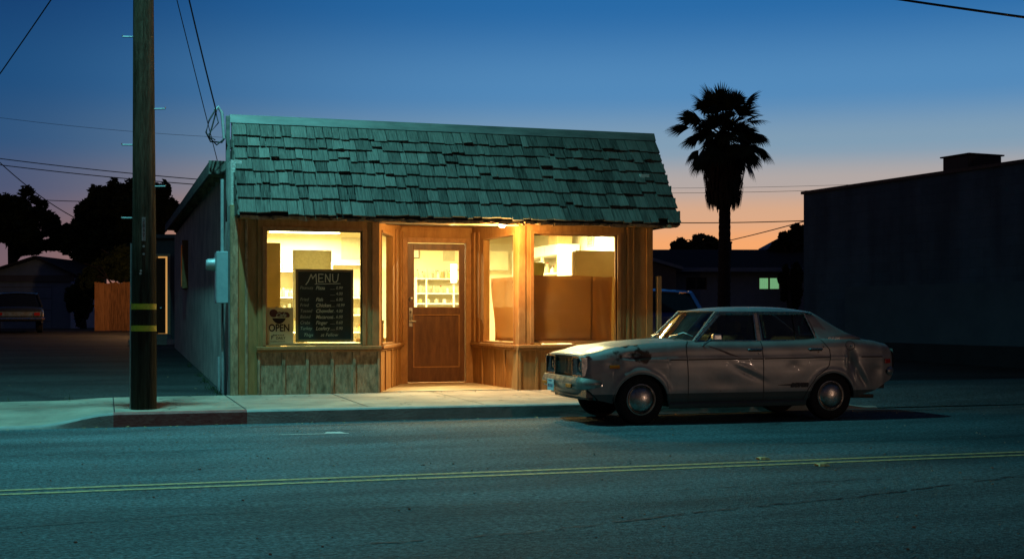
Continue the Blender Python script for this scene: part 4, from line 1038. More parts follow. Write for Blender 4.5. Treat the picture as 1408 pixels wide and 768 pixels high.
# nose and tail rounding
NR = len(G_[0])
DOORF = [(-.575,.915),(-.60,.86),(-.60,.80),(-.585,.5),(-.575,.235),(.345,.235),(.335,.5),(.33,.93)]
DOORR = [(.33,.93),(.335,.5),(.345,.235),(.845,.235),(.90,.36),(1.00,.50),(1.13,.585),(1.165,.62),(1.185,.72),(1.18,.80),(1.13,.86),(1.09,.94)]
def inside(p, poly):
    c = False; j = len(poly)-1
    for i in range(len(poly)):
        if (poly[i][1] > p[1]) != (poly[j][1] > p[1]) and p[0] < (poly[j][0]-poly[i][0])*(p[1]-poly[i][1])/(poly[j][1]-poly[i][1])+poly[i][0]: c = not c
        j = i
    return c
V = np.array(G_); nx_, nr_, _ = V.shape
dx = np.gradient(V, axis=0); dr = np.gradient(V, axis=1); NN = np.cross(dr, dx); NN /= np.linalg.norm(NN, axis=2, keepdims=True)+1e-12
cls = {'body': [], 'fd_near': [], 'rd_near': [], 'fd_far': [], 'rd_far': [], 'hood': [], 'boot': []}
for i in range(nx_-1):
    for j in range(nr_-1):
        c = (V[i,j]+V[i+1,j]+V[i,j+1]+V[i+1,j+1])/4
        top = NS < j+.5 < nr_-1-NS
        if top:
            if -.50 < c[0] < 1.40 and abs(c[1]) < .60: continue
            if c[0] < -.60 and abs(c[1]) < .585: k = 'hood'
            elif c[0] > 1.42 and abs(c[1]) < .55: k = 'boot'
            else: k = 'body'
        else:
            p = (c[0], c[2]); k = 'body'; s_ = 'near' if c[1] < 0 else 'far'
            if inside(p, DOORF): k = 'fd_'+s_
            elif inside(p, DOORR): k = 'rd_'+s_
        cls[k].append((i,j))
def grid_part(name, cells, mt, parent):
    idx = {}; vs_ = []; ns_ = []; fs_ = []
    for i, j in cells:
        q = []
        for a, b in ((i,j),(i+1,j),(i+1,j+1),(i,j+1)):
            if (a,b) not in idx: idx[(a,b)] = len(vs_); vs_.append(tuple(V[a,b])); ns_.append(tuple(NN[a,b]))
            q.append(idx[(a,b)])
        fs_.append(q)
    me = bpy.data.meshes.new(name); me.from_pydata(vs_, [], fs_); me.materials.append(M[mt]); me.shade_smooth()
    # orientation check against analytic normals
    me.update(); p = me.polygons[0]
    if Vector(ns_[p.vertices[0]]).dot(p.normal) < 0: ns_ = [tuple(-a for a in n) for n in ns_]
    me.normals_split_custom_set_from_vertices(ns_)
    o = bpy.data.objects.new(name, me); COL.objects.link(o); o.parent = parent; return o
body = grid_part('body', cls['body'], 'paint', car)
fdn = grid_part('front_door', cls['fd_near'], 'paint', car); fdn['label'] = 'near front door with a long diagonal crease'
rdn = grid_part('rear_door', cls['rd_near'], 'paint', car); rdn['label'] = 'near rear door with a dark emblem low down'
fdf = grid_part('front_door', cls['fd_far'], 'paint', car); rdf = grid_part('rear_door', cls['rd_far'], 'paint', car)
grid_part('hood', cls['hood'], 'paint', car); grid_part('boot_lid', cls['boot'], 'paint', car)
def on_side(x, z, off=.003, sg=-1): return (x, sg*(side_y(x, z, sg < 0)+off), z)
def ribbon(mb, pts, wd, off=.0025, sg=-1, n=14):
    P = []
    for k in range(len(pts)-1):
        for q in range(n): t = q/n; P.append((pts[k][0]+(pts[k+1][0]-pts[k][0])*t, pts[k][1]+(pts[k+1][1]-pts[k][1])*t))
    P.append(pts[-1]); rows = []
    for k, (x, z) in enumerate(P):
        a = P[max(0,k-1)]; b = P[min(len(P)-1,k+1)]; d = Vector((b[0]-a[0], b[1]-a[1])).normalized(); n_ = (-d.y*wd/2, d.x*wd/2)
        rows.append([on_side(x-n_[0], z-n_[1], off, sg), on_side(x+n_[0], z+n_[1], off, sg)])
    return mb.grid(rows)
for sg in (-1,1):
    m = MB()
    ribbon(m, [(-.56,.905),(-.598,.86),(-.60,.80),(-.585,.5),(-.575,.24)], .0095, .002, sg); ribbon(m, [(.33,.90),(.335,.5),(.345,.24)], .0095, .002, sg)
    ribbon(m, [(.85,.24),(.90,.36),(1.00,.50),(1.13,.585),(1.165,.62),(1.185,.72),(1.18,.80),(1.13,.86),(1.09,.915)], .0095, .002, sg); ribbon(m, [(-.575,.237),(.85,.237)], .0095, .002, sg)
    m.build('door_gaps', 'leaddark', body, fix=False)
    m = MB(); ribbon(m, [(-.80,.703),(-.605,.703)], .013, .004, sg); ribbon(m, [(-.585,.704),(.325,.706)], .013, .004, sg); ribbon(m, [(.35,.706),(1.175,.712)], .013, .004, sg); ribbon(m, [(1.60,.715),(1.90,.712)], .013, .004, sg)
    m.build('side_strip', 'black', body, fix=False)
# rub marks below the mirror
# shut lines of the bonnet
m = MB()
def top_z(x, y):
    s_ = lerp_tab(S_T, x); yt = side_y(x, s_, False); cen = s_+(.030 if x < 0 else .022)
    return max(s_+.010, s_+(cen-s_)*(1-(y/yt)**2))
for sg in (-1,1):
    rows = []
    for k in range(40):
        x = -1.78+1.2*k/39; y = sg*(side_y(x, lerp_tab(S_T,x), False)-.055); z = top_z(x, y)+.0025; rows.append([(x,y-.004,z),(x,y+.004,z)])
    m.grid(rows)
rows = []
for k in range(21): y = -.55+1.1*k/20; z = top_z(-.585, y)+.003; rows.append([(-.590+.04*(y/.6)**2,y,z),(-.580+.04*(y/.6)**2,y,z)])
m.grid(rows); m.build('hood_gap', 'leaddark', body, fix=False)
# --- nose
m = MB(); xf = -1.735
m.poly([(xf,-.60,.50),(xf,.60,.50),(xf,.60,.742),(xf,-.60,.742)])
m.box(-1.74,-1.60,-.585,.585,.30,.50)
m.build('front_panel', 'carblack', car)
# valance
rows = []
for i in range(9):
    z = .27+.22*i/8; rows.append([(-1.76+.09*abs(q/10)**4-.03*math.sin(i/8*3)+.02*(1-i/8)*4*.5, .60*q/10, z) for q in range(-10,11)])
MB().grid(rows).build('front_valance', 'paint', car, smooth=True)
# hood lip
m = MB(); rows = []
for q in range(-12,13):
    y = .60*q/12; x = -1.805+.05*abs(q/12)**5; z = .745+.02*(1-(q/12)**2); rows.append([(x+.06,y,z+.012),(x+.012,y,z+.006),(x,y,z-.012),(x+.02,y,z-.028),(x+.05,y,z-.03)])
m.grid(rows); m.build('hood_lip', 'paint', car, smooth=True)
# grille
m = MB()
for k in range(9): z = .565+.0165*k; m.box(-1.765,-1.745,-.275,.275,z,z+.006)
m.box(-1.768,-1.745,-.285,.285,.712,.724); m.box(-1.768,-1.745,-.285,.285,.545,.553); m.box(-1.768,-1.745,-.004,.004,.553,.712)
m.build('grille', 'steel', car)
for sg in (-1,1):
    m = MB(); y0, y1 = sg*.285, sg*.605; ya, yb = min(y0,y1), max(y0,y1); d = .065
    za, zb_ = .532, .735; t_ = .020
    def frust(a0,a1,b0,b1,c0,c1,e0,e1):
        pass
    # chrome surround, deep and bevelled towards the recessed lamp
    o_ = [(ya,za),(yb,za),(yb,zb_),(ya,zb_)]; i_ = [(ya+.03,za+.035),(yb-.03,za+.035),(yb-.03,zb_-.02),(ya+.03,zb_-.02)]
    for k in range(4):
        a, b = o_[k], o_[(k+1)%4]; c_, e = i_[(k+1)%4], i_[k]
        m.poly([(-1.79,a[0],a[1]),(-1.79,b[0],b[1]),(-1.738,c_[0],c_[1]),(-1.738,e[0],e[1])])
        m.poly([(-1.79,a[0],a[1]),(-1.79,b[0],b[1]),(-1.735,b[0],b[1]),(-1.735,a[0],a[1])])
    m.box(-1.795,-1.78,ya,yb,za-.006,za+.008); m.box(-1.795,-1.78,ya,yb,zb_-.008,zb_+.002); m.box(-1.795,-1.78,ya-.004,ya+.008,za+.008,zb_-.008); m.box(-1.795,-1.78,yb-.008,yb+.004,za+.008,zb_-.008)
    hl = m.build('headlight', 'chrome', car)
    MB().box(-1.742,-1.7385,ya+.03,yb-.03,za+.035,zb_-.02).build('headlight_bowl', 'black', hl)
    MB().lathe([(0,-.028),(.035,-.024),(.06,-.012),(.066,0)], (-1.742,(ya+yb)/2,.632), 'x', 24).build('headlight_lens', 'darkglass', hl, smooth=True)
# --- bumpers
def bumper(name, xc, sg, zc, mt, wid, back, h=.145):
    prof_ = [(-.0,h/2),(.035,h/2-.006),(.055,.028),(.062,0.0),(.055,-.028),(.04,-h/2+.008),(.0,-h/2)]; rows = []
    path = []
    for k in range(-10,11): y = wid*k/10; path.append((0-.03*abs(k/10)**3, y))
    # wrap-round ends
    ends = [(-.06,wid+.03),(-.14,wid+.05),(-.22,wid+.055)] if sg < 0 else [(-.05,wid+.02),(-.08,wid+.03),(-.11,wid+.035)]
    P = [(a, -b) for a, b in reversed(ends)]+path+ends
    for k, (px_, py_) in enumerate(P):
        a = P[max(0,k-1)]; b = P[min(len(P)-1,k+1)]; d = Vector((b[0]-a[0], b[1]-a[1])).normalized(); n_ = Vector((d.y,-d.x))
        tp = 1.0
        e_ = min(k, len(P)-1-k)
        if e_ < 3: tp = (.42,.72,.92)[e_]
        rows.append([(xc+sg*(px_+n_.x*o*1), py_+n_.y*o, zc+zz*tp) for o, zz in prof_])
    return MB().grid(rows).build(name, mt, car, smooth=True, solid=.004)
fb = bumper('front_bumper', -1.815, -1, .452, 'dullchrome', .575, 0)
for y_, w_ in ((-.40,.085),(.40,.085)):
    MB().box(-1.882,-1.865,y_-w_,y_+w_,.405,.445).build('turn_signal', 'amber', fb, bevel=.004)
m = MB(); m.box(-1.895,-1.89,.04,.26,.345,.475); pl = m.build('licence_plate', 'plate', fb)
text('plate_writing', '482 KLM', .050, 'bluink', pl, (-1.8965,.245,.385), (R(90),0,R(-90)), ext=.0006, bold=.001, sx=.9)
text('plate_writing', 'CALIFORNIA', .022, 'bluink', pl, (-1.8965,.225,.448), (R(90),0,R(-90)), ext=.0006, sx=.95)
MB().lathe([(0,-.01),(.016,-.008),(.018,0)], (-1.60,-.672,.43), 'y', 12).build('bumper_bolt', 'chrome', fb, smooth=True)
rb = bumper('rear_bumper', 2.06, 1, .545, 'dullchrome', .56, 0, .13)
# --- tail
m = MB(); rows = []
for i in range(10):
    f = i/9; rows.append([(2.10+.018*math.sin(f*3.1)-.0*abs(q), .54*q/8, .50+(.80-.50)*f+.012*(1-(q/8)**2)*f) for q in range(-8,9)])
m.grid(rows); m.build('tail_panel', 'paint', car, smooth=True)
for sg in (-1,1):
    MB().box(2.105,2.13,sg*.30-.12,sg*.30+.12,.60,.70).build('tail_light', 'red', car, bevel=.01)
    a = MB(); a.hexa([on_side(x,z,o,sg) for o in (.0,.012) for x,z in ((1.93,.635),(2.03,.635),(2.03,.685),(1.93,.685))]); a.build('side_marker', 'red', car, bevel=.004)
    a = MB(); a.hexa([on_side(x,z,o,sg) for o in (.0,.012) for x,z in ((-1.49,.615),(-1.38,.615),(-1.38,.65),(-1.49,.65))]); a.build('side_marker', 'amber', car, bevel=.004)
# badges, filler door, handles
m = MB(); P = [(1.46+.062*math.cos(a*math.pi/12), .845+.052*math.sin(a*math.pi/12)) for a in range(25)]
ribbon(m, P, .006, .002, -1, 2); m.build('filler_door_gap', 'leaddark', body, fix=False)
c_ = on_side(1.475,.84,.0); MB().lathe([(0,-.018),(.012,-.014),(.014,0)], c_, 'y', 12).build('filler_lock', 'chrome', body, smooth=True)
c_ = on_side(1.20,.955,.0)
q = text('pillar_badge', '710 DX', .036, 'chrome', body, (1.17,-.665,.915), (R(82),0,0), ext=.002, shear=.3, sx=1.3)
c_ = on_side(.62,.39,.006)
q = text('door_emblem', 'seven', .090, 'black', rdn, (.68,c_[1]+.0,.385), (R(91),0,0), ext=.003, shear=.3, bold=.006, sx=1.05)
m = MB(); m.hexa([on_side(x,z,o) for o in (.001,.005) for x,z in ((.52,.405),(.70,.400),(.70,.420),(.52,.409))]); m.build('door_emblem', 'black', rdn)
for x_, dd in ((.155,fdn),(.92,rdn)):
    y = on_side(x_+.08,.80,0)[1]
    MB().box(x_-.0,x_+.165,y-.004,y+.01,.785,.815).build('handle_recess', 'black', dd, bevel=.003)
    m = MB(); m.tube([(x_-.005,y-.002,.808),(x_+.01,y-.022,.812),(x_+.14,y-.024,.812),(x_+.165,y-.004,.808)], .010, 8); m.build('door_handle', 'chrome', dd, smooth=True)
y = on_side(.25,.755,0)[1]; MB().lathe([(0,-.006),(.010,-.004),(.011,0)], (.285,y,.765), 'y', 10).build('lock', 'chrome', fdn, smooth=True)
# mirror
y = on_side(-.36,.86,0)[1]
mi = thing  # (placeholder name kept local)
m = MB(); m.tube([(-.40,y-.0,.855),(-.36,y-.07,.905),(-.33,y-.10,.935)], .012, 8); ms = m.build('mirror_stalk', 'chrome', fdn, smooth=True)
m = MB(); m.hexa([(-.345,y-.16,.915),(-.225,y-.15,.915),(-.225,y-.07,.915),(-.345,y-.07,.915),(-.335,y-.15,.985),(-.235,y-.145,.985),(-.235,y-.075,.985),(-.335,y-.075,.985)])
m.build('side_mirror', 'chrome', fdn, bevel=.014)
# reddish scrape on the door below the mirror
scr = mat('scrape', (.10,.03,.03), (.2,.12,.1), .7, scale=20)
m = MB(); m.grid([[on_side(-.36+.09*i+j*.05, .86-.035*i-j*.012, .0022) for j in range(4)] for i in range(4)]); m.build('paint_scrape', scr, fdn, fix=False)
# arch lips
for ax, az, ar in AR:
    for sg in (-1,1):
        m = MB(); rows = []
        for k in range(33):
            th = math.pi*k/32; x = ax+ar*math.cos(th); z = az+ar*.98*math.sin(th); z = max(z, az)
            yy = side_y(x, max(z,.2), False)
            rows.append([(x,sg*(yy+.006),z),(ax+(x-ax)*.965,sg*(yy+.003),az+(z-az)*.965),(ax+(x-ax)*.965,sg*(yy-.03),az+(z-az)*.965)])
        m.grid(rows); m.build('wheel_arch', 'paint', body, smooth=True, fix=False)
# underbody and wheel wells
m = MB(); m.box(-.80,.88,-.62,.62,.19,.24); m.box(1.54,1.98,-.55,.55,.34,.40); m.box(-1.70,-1.46,-.56,.56,.27,.34)
m.box(-1.46,-.80,-.40,.40,.24,.60); m.box(.88,1.54,-.42,.42,.24,.60)
for ax, az, ar in AR:
    for sg in (-1,1):
        rows = [[(ax+(ar+.01)*math.cos(math.pi*k/16), sg*yy, az+(ar+.01)*math.sin(math.pi*k/16)) for k in range(17)] for yy in (.40,.655)]
        m.grid(rows)
m.build('underbody', 'black', car)
m = MB(); m.tube([(-.6,-.3,.20),(1.2,-.3,.21),(1.6,-.42,.25),(1.9,-.44,.245)], .022, 8); m.build('exhaust_pipe', 'steel', car, smooth=True)
# rocker
for sg in (-1,1):
    m = MB(); rows = [[(x,sg*.655,.235),(x,sg*.668,.215),(x,sg*.655,.175),(x,sg*.60,.165)] for x in (-.80,-.2,.4,.89)]
    m.grid(rows); m.build('sill', 'paint', car, smooth=True, fix=False)
# --- greenhouse
def gy(z): return .600+(.515-.600)*(z-.905)/(1.215-.905)
def gp(x, z, sg=-1, off=0): return (x, sg*(gy(z)+off), z)
# roof skin
rows = []; RX = 26
def roof_edge_z(x):
    return 1.228-.012*((x-.45)/.6)**2
for i in range(RX+1):
    t_ = i/RX; x = -.165+1.20*t_; e = roof_edge_z(x); r = []
    for j in range(25):
        s_ = -1+2*j/24; a = abs(s_); y = .528*math.copysign(a**.92, s_)
        crown = .062*(1-a**3.2)*(1-.55*abs(2*t_-1)**3.0); xx = x+(.05*(1-s_*s_) if False else 0)-(.04*(1-s_*s_))*(1-t_)**3+.05*(1-s_*s_)*t_**3
        r.append((xx, y, e+crown))
    rows.append(r)
roofp = MB().grid(rows).build('roof', 'paint', car, smooth=True, fix=False)
# drip rail
for sg in (-1,1):
    P = [gp(-.475,.905,sg,.018), gp(-.34,1.035,sg,.016), gp(-.20,1.17,sg,.014), gp(-.13,1.222,sg,.012)]+[(x,sg*(.515+.012),roof_edge_z(x)-.002) for x in (0,.2,.45,.7,.9,.98)]+[gp(1.04,1.20,sg,.014)]
    MB().tube(P, .009, 6).build('drip_rail', 'chrome', roofp, smooth=True)
# pillars (outer skin) each as thin slabs with depth
def slab(mb, pts, sg, th=.03):
    o = [gp(x,z,sg,.0) for x,z in pts]; i = [gp(x,z,sg,-th) for x,z in pts]; n = len(mb.v); k = len(pts)
    mb.v += o+i; mb.face(tuple(n+a for a in range(k))); mb.face(tuple(n+k+a for a in reversed(range(k))))
    for a in range(k): b = (a+1) % k; mb.face((n+a,n+k+a,n+k+b,n+b))
for sg in (-1,1):
    m = MB(); slab(m, [(-.50,.895),(-.44,.895),(-.115,1.205),(-.115,1.235),(-.17,1.235)], sg, .035); m.build('windshield_pillar', 'paint', roofp, bevel=.004)
    m = MB(); slab(m, [(.300,.89),(.365,.89),(.355,1.215),(.300,1.215)], sg); m.build('door_pillar', 'dullchrome' if sg < 0 else 'paint', roofp, bevel=.004)
    m = MB(); slab(m, [(-.115,1.203),(.96,1.205),(.96,1.232),(-.115,1.235)], sg); m.build('roof_rail', 'paint', roofp)
    # rear quarter pillar, flowing down to the deck
    rows = []
    inner = [(.955,1.21),(.975,1.15),(1.005,1.08),(1.035,1.0),(1.065,.93),(1.075,.90)]
    outer = [(1.035,1.232),(1.13,1.185),(1.235,1.120),(1.345,1.056),(1.47,.993),(1.64,.928)]
    for (a, za), (b, zb_) in zip(inner, outer):
        r = []
        for k in range(9):
            f = k/8; x = a+(b-a)*f; z = za+(zb_-za)*f; r.append((x, sg*(gy(z)+.004-.03*f**4+.045*max(0,(.97-z)/.07)*min(1,f+.4)), z))
        rows.append(r)
    m = MB().grid(rows); m.build('rear_pillar', 'paint', roofp, smooth=True, solid=.02, fix=True)
    # windows
    for nm, pts in (('front_window',[(-.435,.905),(.298,.905),(.298,1.203),(-.115,1.203)]),('rear_window',[(.367,.905),(1.06,.905),(.945,1.205),(.357,1.205)])):
        m = MB(); slab(m, [(x,z) for x,z in pts], sg, .004); go = m.build('side_window', 'carglass', fdn if (sg<0 and nm[0]=='f') else (rdn if sg<0 else (fdf if nm[0]=='f' else rdf)))
        go.location = (0,-sg*.014,0)
        P = [gp(x,z,sg,.002) for x,z in pts]; P.append(P[0]); m = MB()
        for a, b in zip(P[:-1], P[1:]): m.tube([a,b], .009, 6)
        m.build('window_trim', 'chrome', go, smooth=True).location = (0,sg*.014,0)
    # quarter-light bar in the rear door glass
    m = MB(); m.tube([gp(.80,.905,sg,-.008), gp(.80,1.205,sg,-.008)], .006, 6); m.build('window_bar', 'black', rdn if sg < 0 else rdf)
    m = MB(); slab(m, [(-.50,.885),(.30,.885),(.30,.908),(-.48,.908)], sg, .02); slab(m, [(.365,.885),(1.09,.885),(1.07,.908),(.365,.908)], sg, .02)
    rows = [[gp(x,.905,sg,.0), (x, sg*(side_y(x, lerp_tab(S_T,x), sg<0)-.0), lerp_tab(S_T,x)+.003)] for x in [-.56+1.66*k/20 for k in range(21)]]
    m.grid(rows); m.build('window_ledge', 'paint', roofp, fix=True)
# windshield
def wglass(x0, z0, y0, x1, z1, y1, bow0, bow1, n=12):
    rows = []
    for i in range(9):
        f = i/8; r = []
        for j in range(n*2+1):
            s_ = -1+j/n; y = (y0+(y1-y0)*f)*s_; b = bow0+(bow1-bow0)*f; r.append((x0+(x1-x0)*f+b*(1-s_*s_), y, z0+(z1-z0)*f+.0))
        rows.append(r)
    return MB().grid(rows)
wglass(-.485,.905,.575, -.165,1.232,.49, -.075,-.045).build('windshield', 'carglass', car, smooth=True)
ws = MB(); 
for sg in (-1,1): ws.tube([(-.482,sg*.578,.908),(-.165,sg*.492,1.232)], .008, 6)
P = [(-.487-.075*(1-(k/8)**2), .575*k/8, .908) for k in range(-8,9)]; ws.tube(P, .009, 6)
P = [(-.165-.045*(1-(k/8)**2), .49*k/8, 1.233) for k in range(-8,9)]; ws.tube(P, .008, 6)
ws.build('windshield_trim', 'black', car, smooth=True)
wglass(1.47,.955,.52, 1.055,1.235,.47, .06,.04).build('rear_windshield', 'carglass', car, smooth=True)
# cowl and parcel shelf
m = MB(); m.grid([[(-.62+.09*(abs(q/6))**2*.0,.60*q/6,.905+.028*(1-(q/6)**2)),(-.46,.60*q/6,.905)] for q in range(-6,7)]); m.build('cowl', 'paint', car, fix=True)
m = MB(); m.grid([[(1.38,.56*q/6,.94),(1.56,.56*q/6,.935+.015*(1-(q/6)**2))] for q in range(-6,7)]); m.build('rear_cowl', 'paint', car, fix=True)
# wipers
for y0_ in (-.40,.12):
    m = MB(); m.tube([(-.60,y0_+.06,.935),(-.575,y0_+.0,.975),(-.565,y0_+.24,.955)], .006, 6); m.tube([(-.60,y0_+.06,.925),(-.60,y0_+.06,.95)], .014, 8); m.build('wiper', 'dullchrome', car, smooth=True)
m = MB(); m.tube([(-.58,-.16,.94),(-.46,-.30,.995),(-.42,-.46,.955)], .006, 6); m.build('wiper', 'dullchrome', car, smooth=True)
# cabin
m = MB(); m.box(-.55,-.20,-.56,.56,.72,.885); m.box(-.42,-.24,-.50,-.20,.885,.91); m.build('dashboard', 'black', car, bevel=.02)
m = MB(); m.box(-.55,1.40,-.60,.60,.28,.31); m.box(1.10,1.45,-.56,.56,.88,.905); m.box(-.57,-.55,-.60,.60,.28,.88); m.box(1.40,1.43,-.58,.58,.28,.90)
for sg in (-1,1): m.box(-.50,1.38,sg*.61-.01,sg*.61+.01,.28,.895)
m.build('cabin_lining', 'leaddark', car)
def seat(x, y, w_, hr=True):
    m = MB(); m.box(x-.46,x,y-w_,y+w_,.38,.52); m.build('seat_cushion', 'seat', car, bevel=.04)
    m = MB(); m.hexa([(x-.05,y-w_,.48),(x+.09,y-w_,.48),(x+.09,y+w_,.48),(x-.05,y+w_,.48),(x+.10,y-w_*.9,.97),(x+.19,y-w_*.9,.97),(x+.19,y+w_*.9,.97),(x+.10,y+w_*.9,.97)]); b = m.build('seat_back', 'seat', car, bevel=.04)
    if hr:
        m = MB(); m.box(x+.10,x+.19,y-.12,y+.12,.985,1.12); m.build('headrest', 'seat', b, bevel=.035)
seat(.02,-.30,.23); seat(.02,.30,.23)
m = MB(); m.box(.60,1.0,-.55,.55,.38,.52); m.hexa([(.95,-.55,.48),(1.12,-.55,.48),(1.12,.55,.48),(.95,.55,.48),(1.08,-.52,.945),(1.22,-.52,.945),(1.22,.52,.945),(1.08,.52,.945)]); m.build('rear_seat', 'seat', car, bevel=.04)
P = [(-.10+.03*math.sin(a*math.pi/8), -.30+.17*math.cos(a*math.pi/8), .83+.16*math.sin(a*math.pi/8)*.95) for a in range(17)]; m = MB(); m.tube(P, .011, 6); m.tube([(-.22,-.30,.78),(-.10,-.30,.83)], .02, 8); m.build('steering_wheel', 'black', car, smooth=True)
m = MB(); m.box(-.20,-.19,-.08,.08,1.12,1.17); m.build('rear_view_mirror', 'black', car, bevel=.008)
# wheels
def wheel(x, sg):
    c_ = (x, sg*.665, .275) ; s = -1 if sg < 0 else 1
    hw = .085
    def L_(prof): return [(r, h*(-sg)) for r, h in prof]   # h measured inwards from the outer face
    t = MB().lathe(L_([(.165,.012),(.185,.004),(.225,-.004),(.250,.006),(.268,.022),(.273,.04),(.273,.125),(.262,.145),(.22,.155),(.16,.15)]), c_, 'y', 40).build('wheel', 'rubber', car, smooth=True)
    MB().lathe(L_([(.172,.014),(.170,.002),(.160,-.002),(.153,.012),(.14,.02),(.05,.03),(0,.03)]), c_, 'y', 40).build('rim', 'dullchrome', t, smooth=True)
    MB().lathe(L_([(.148,.010),(.142,-.004),(.115,-.024),(.07,-.038),(.03,-.045),(0,-.046)]), c_, 'y', 40).build('hubcap', 'hubchrome', t, smooth=True)
for ax in (-1.13,1.21): wheel(ax,-1); wheel(ax,1)

# ================================================================== BACKGROUND CARS
def back_car(name, label, x, y, z, rz, mt, half=.85, roof_z=1.38, wagon=False, belt=.93):
    """car seen end-on from far away: local -y is the end that faces the street"""
    t = thing(name, label, 'car', (x,y,z), rz=rz)
    Ln = 4.6
    secs = [(0,.42,.78,.90),(.12,.32,.86,.97),(.9,.30,.92,1.0),(2.3,.30,.95,1.0),(3.6,.30,.94,1.0),(4.5,.34,.86,.96),(4.6,.45,.78,.9)]
    rows = []
    for (yy, zb, zt, f) in secs:
        w_ = half*f; zt += belt-.93; rows.append([(-w_*.95,yy,zb),(-w_,yy,zb+.2),(-w_,yy,zt-.12),(-w_*.93,yy,zt-.02),(-w_*.6,yy,zt+.02),(0,yy,zt+.03),(w_*.6,yy,zt+.02),(w_*.93,yy,zt-.02),(w_,yy,zt-.12),(w_,yy,zb+.2),(w_*.95,yy,zb)])
    m = MB().grid(rows); m.poly(rows[0][::-1]); m.poly(rows[-1]); b = m.build('body', mt, t, smooth=True)
    if wagon: prof_ = [(.10,belt),(.42,roof_z-.04),(.6,roof_z),(2.6,roof_z),(3.3,.95)]
    else: prof_ = [(1.0,belt),(1.6,roof_z-.03),(1.8,roof_z),(2.9,roof_z),(3.7,belt)]
    rows = []
    for (yy, zz) in prof_:
        f = (zz-belt)/(roof_z-belt); w_ = half*(.93-.17*f); zz2 = zz
        rows.append([(-w_,yy,zz2-.01*f),(-w_*.86,yy,zz2+.03*f),(0,yy,zz2+.06*f),(w_*.86,yy,zz2+.03*f),(w_,yy,zz2-.01*f)])
    a0, a1 = rows[0], rows[1]
    m = MB(); m.grid(rows[1:4]); 
    base = [(-half*.93,p[0],belt) for p in prof_]
    # pillars
    def bar(p, q, r=.035): m.tube([p,q], r, 6)
    for s_ in (0,4):
        for i_ in (0,3): bar(rows[i_][s_], rows[i_+1][s_])
        bar(rows[1][s_], rows[2][s_]); bar(rows[2][s_], rows[3][s_]); mid = tuple((rows[2][s_][k]+rows[3][s_][k])/2 for k in range(3)); bar(mid, (mid[0]*1.2,mid[1],belt))
    m.build('roof', mt, b, smooth=True)
    gm = MB(); i_ = .96
    gm.grid([[(p[0]*i_,p[1]+.02,p[2]-.015) for p in rows[0]],[(p[0]*i_,p[1]+.02,p[2]-.03) for p in rows[1]]]); gm.build('rear_window', 'darkglass', b)
    gm = MB(); gm.grid([[(p[0]*i_,p[1],p[2]-.03) for p in rows[3]],[(p[0]*i_,p[1],p[2]-.015) for p in rows[4]]]); gm.build('windshield', 'darkglass', b)
    for s_ in (0,4):
        gm = MB(); pts = [tuple((r[s_][0]*.97, r[s_][1], r[s_][2]-.02)) for r in rows]; gm.poly(pts if s_ else pts[::-1]); gm.build('side_window', 'darkglass', b)
    m = MB(); m.tube([(-half*.97,.05,.50),(-half*.9,-.08,.50),(half*.9,-.08,.50),(half*.97,.05,.50)], .06, 8); m.build('bumper', 'chrome', b, smooth=True)
    MB().box(-half*.88,half*.88,-.02,.0,.60,.74).build('light_bar', 'dullchrome', b)
    for sg in (-1,1): MB().box(sg*half*.72-.1,sg*half*.72+.1,-.04,-.021,.62,.72).build('tail_light', 'red', b)
    for yy in (.95,3.7):
        for sg in (-1,1): MB().lathe([(0,-.1),(.2,-.1),(.3,-.08),(.31,0),(.3,.08),(.2,.1),(0,.1)], (sg*(half-.13),yy,.31), 'x', 20).build('wheel', 'rubber', t, smooth=True)
    return t
x_, y_ = W(25, 44)
back_car('parked_car', 'dark sedan with chrome bumper parked before the gabled garage far left', x_, y_, gz(x_,y_), -R(-30) if False else -R(-22)*-1*0-YAW*0+R(28)*0+(-math.atan2(x_,y_)), 'carblack', .84, 1.40)
x_, y_ = W(903, 23.0)
back_car('parked_wagon', 'dark blue station wagon parked beyond the right corner of the shop', x_, y_, gz(x_,y_), -math.atan2(x_,y_)+R(4), 'darkcar', .86, 1.46, wagon=True, belt=1.13)

# ================================================================== LEFT BACKGROUND
def px_box(mb, xa, xb, D, z0, z1, depth):
    a, b = W(xa, D), W(xb, D); return mb.wbox(a, b, z0, z1, -depth, 0)
GZ = .59
# gabled garage
D = 56.0; ga_, gb_ = Vector(W(-20,D)), Vector(W(97,D)); wdt = (gb_-ga_).length
t = thing('garage', 'pale blue garage with a shallow gable behind the dark car far left', 'garage', (ga_.x,ga_.y,GZ-.1), rz=math.atan2(gb_.y-ga_.y, gb_.x-ga_.x))
m = MB(); m.box(0,wdt,0,5,0,2.45); m.prism([(0,2.45),(wdt,2.45),(wdt/2+.4,3.15)], 'y', 0, 5); m.build('wall', 'bluewall', t)
m = MB(); m.prism([(-.3,2.36),(wdt/2+.4,3.17),(wdt/2+.4,3.27),(-.35,2.44)], 'y', -.3, 5.2); m.prism([(wdt+.3,2.36),(wdt/2+.4,3.17),(wdt/2+.4,3.27),(wdt+.35,2.44)], 'y', -.3, 5.2); m.build('roof', 'asphroof', t)
m = MB(); m.box(-.2,wdt+.2,-.12,-.01,2.15,2.42); m.build('door_header', 'darkwall', t)
m = MB(); m.box(.5,2.9,-.03,-.002,0,2.05); gd = m.build('garage_door', 'bluewall', t)
m = MB()
for k in range(4): m.box(.5,2.9,-.045,-.031,.4+k*.5,.42+k*.5)
m.build('door_ribs', 'darkwall', gd)
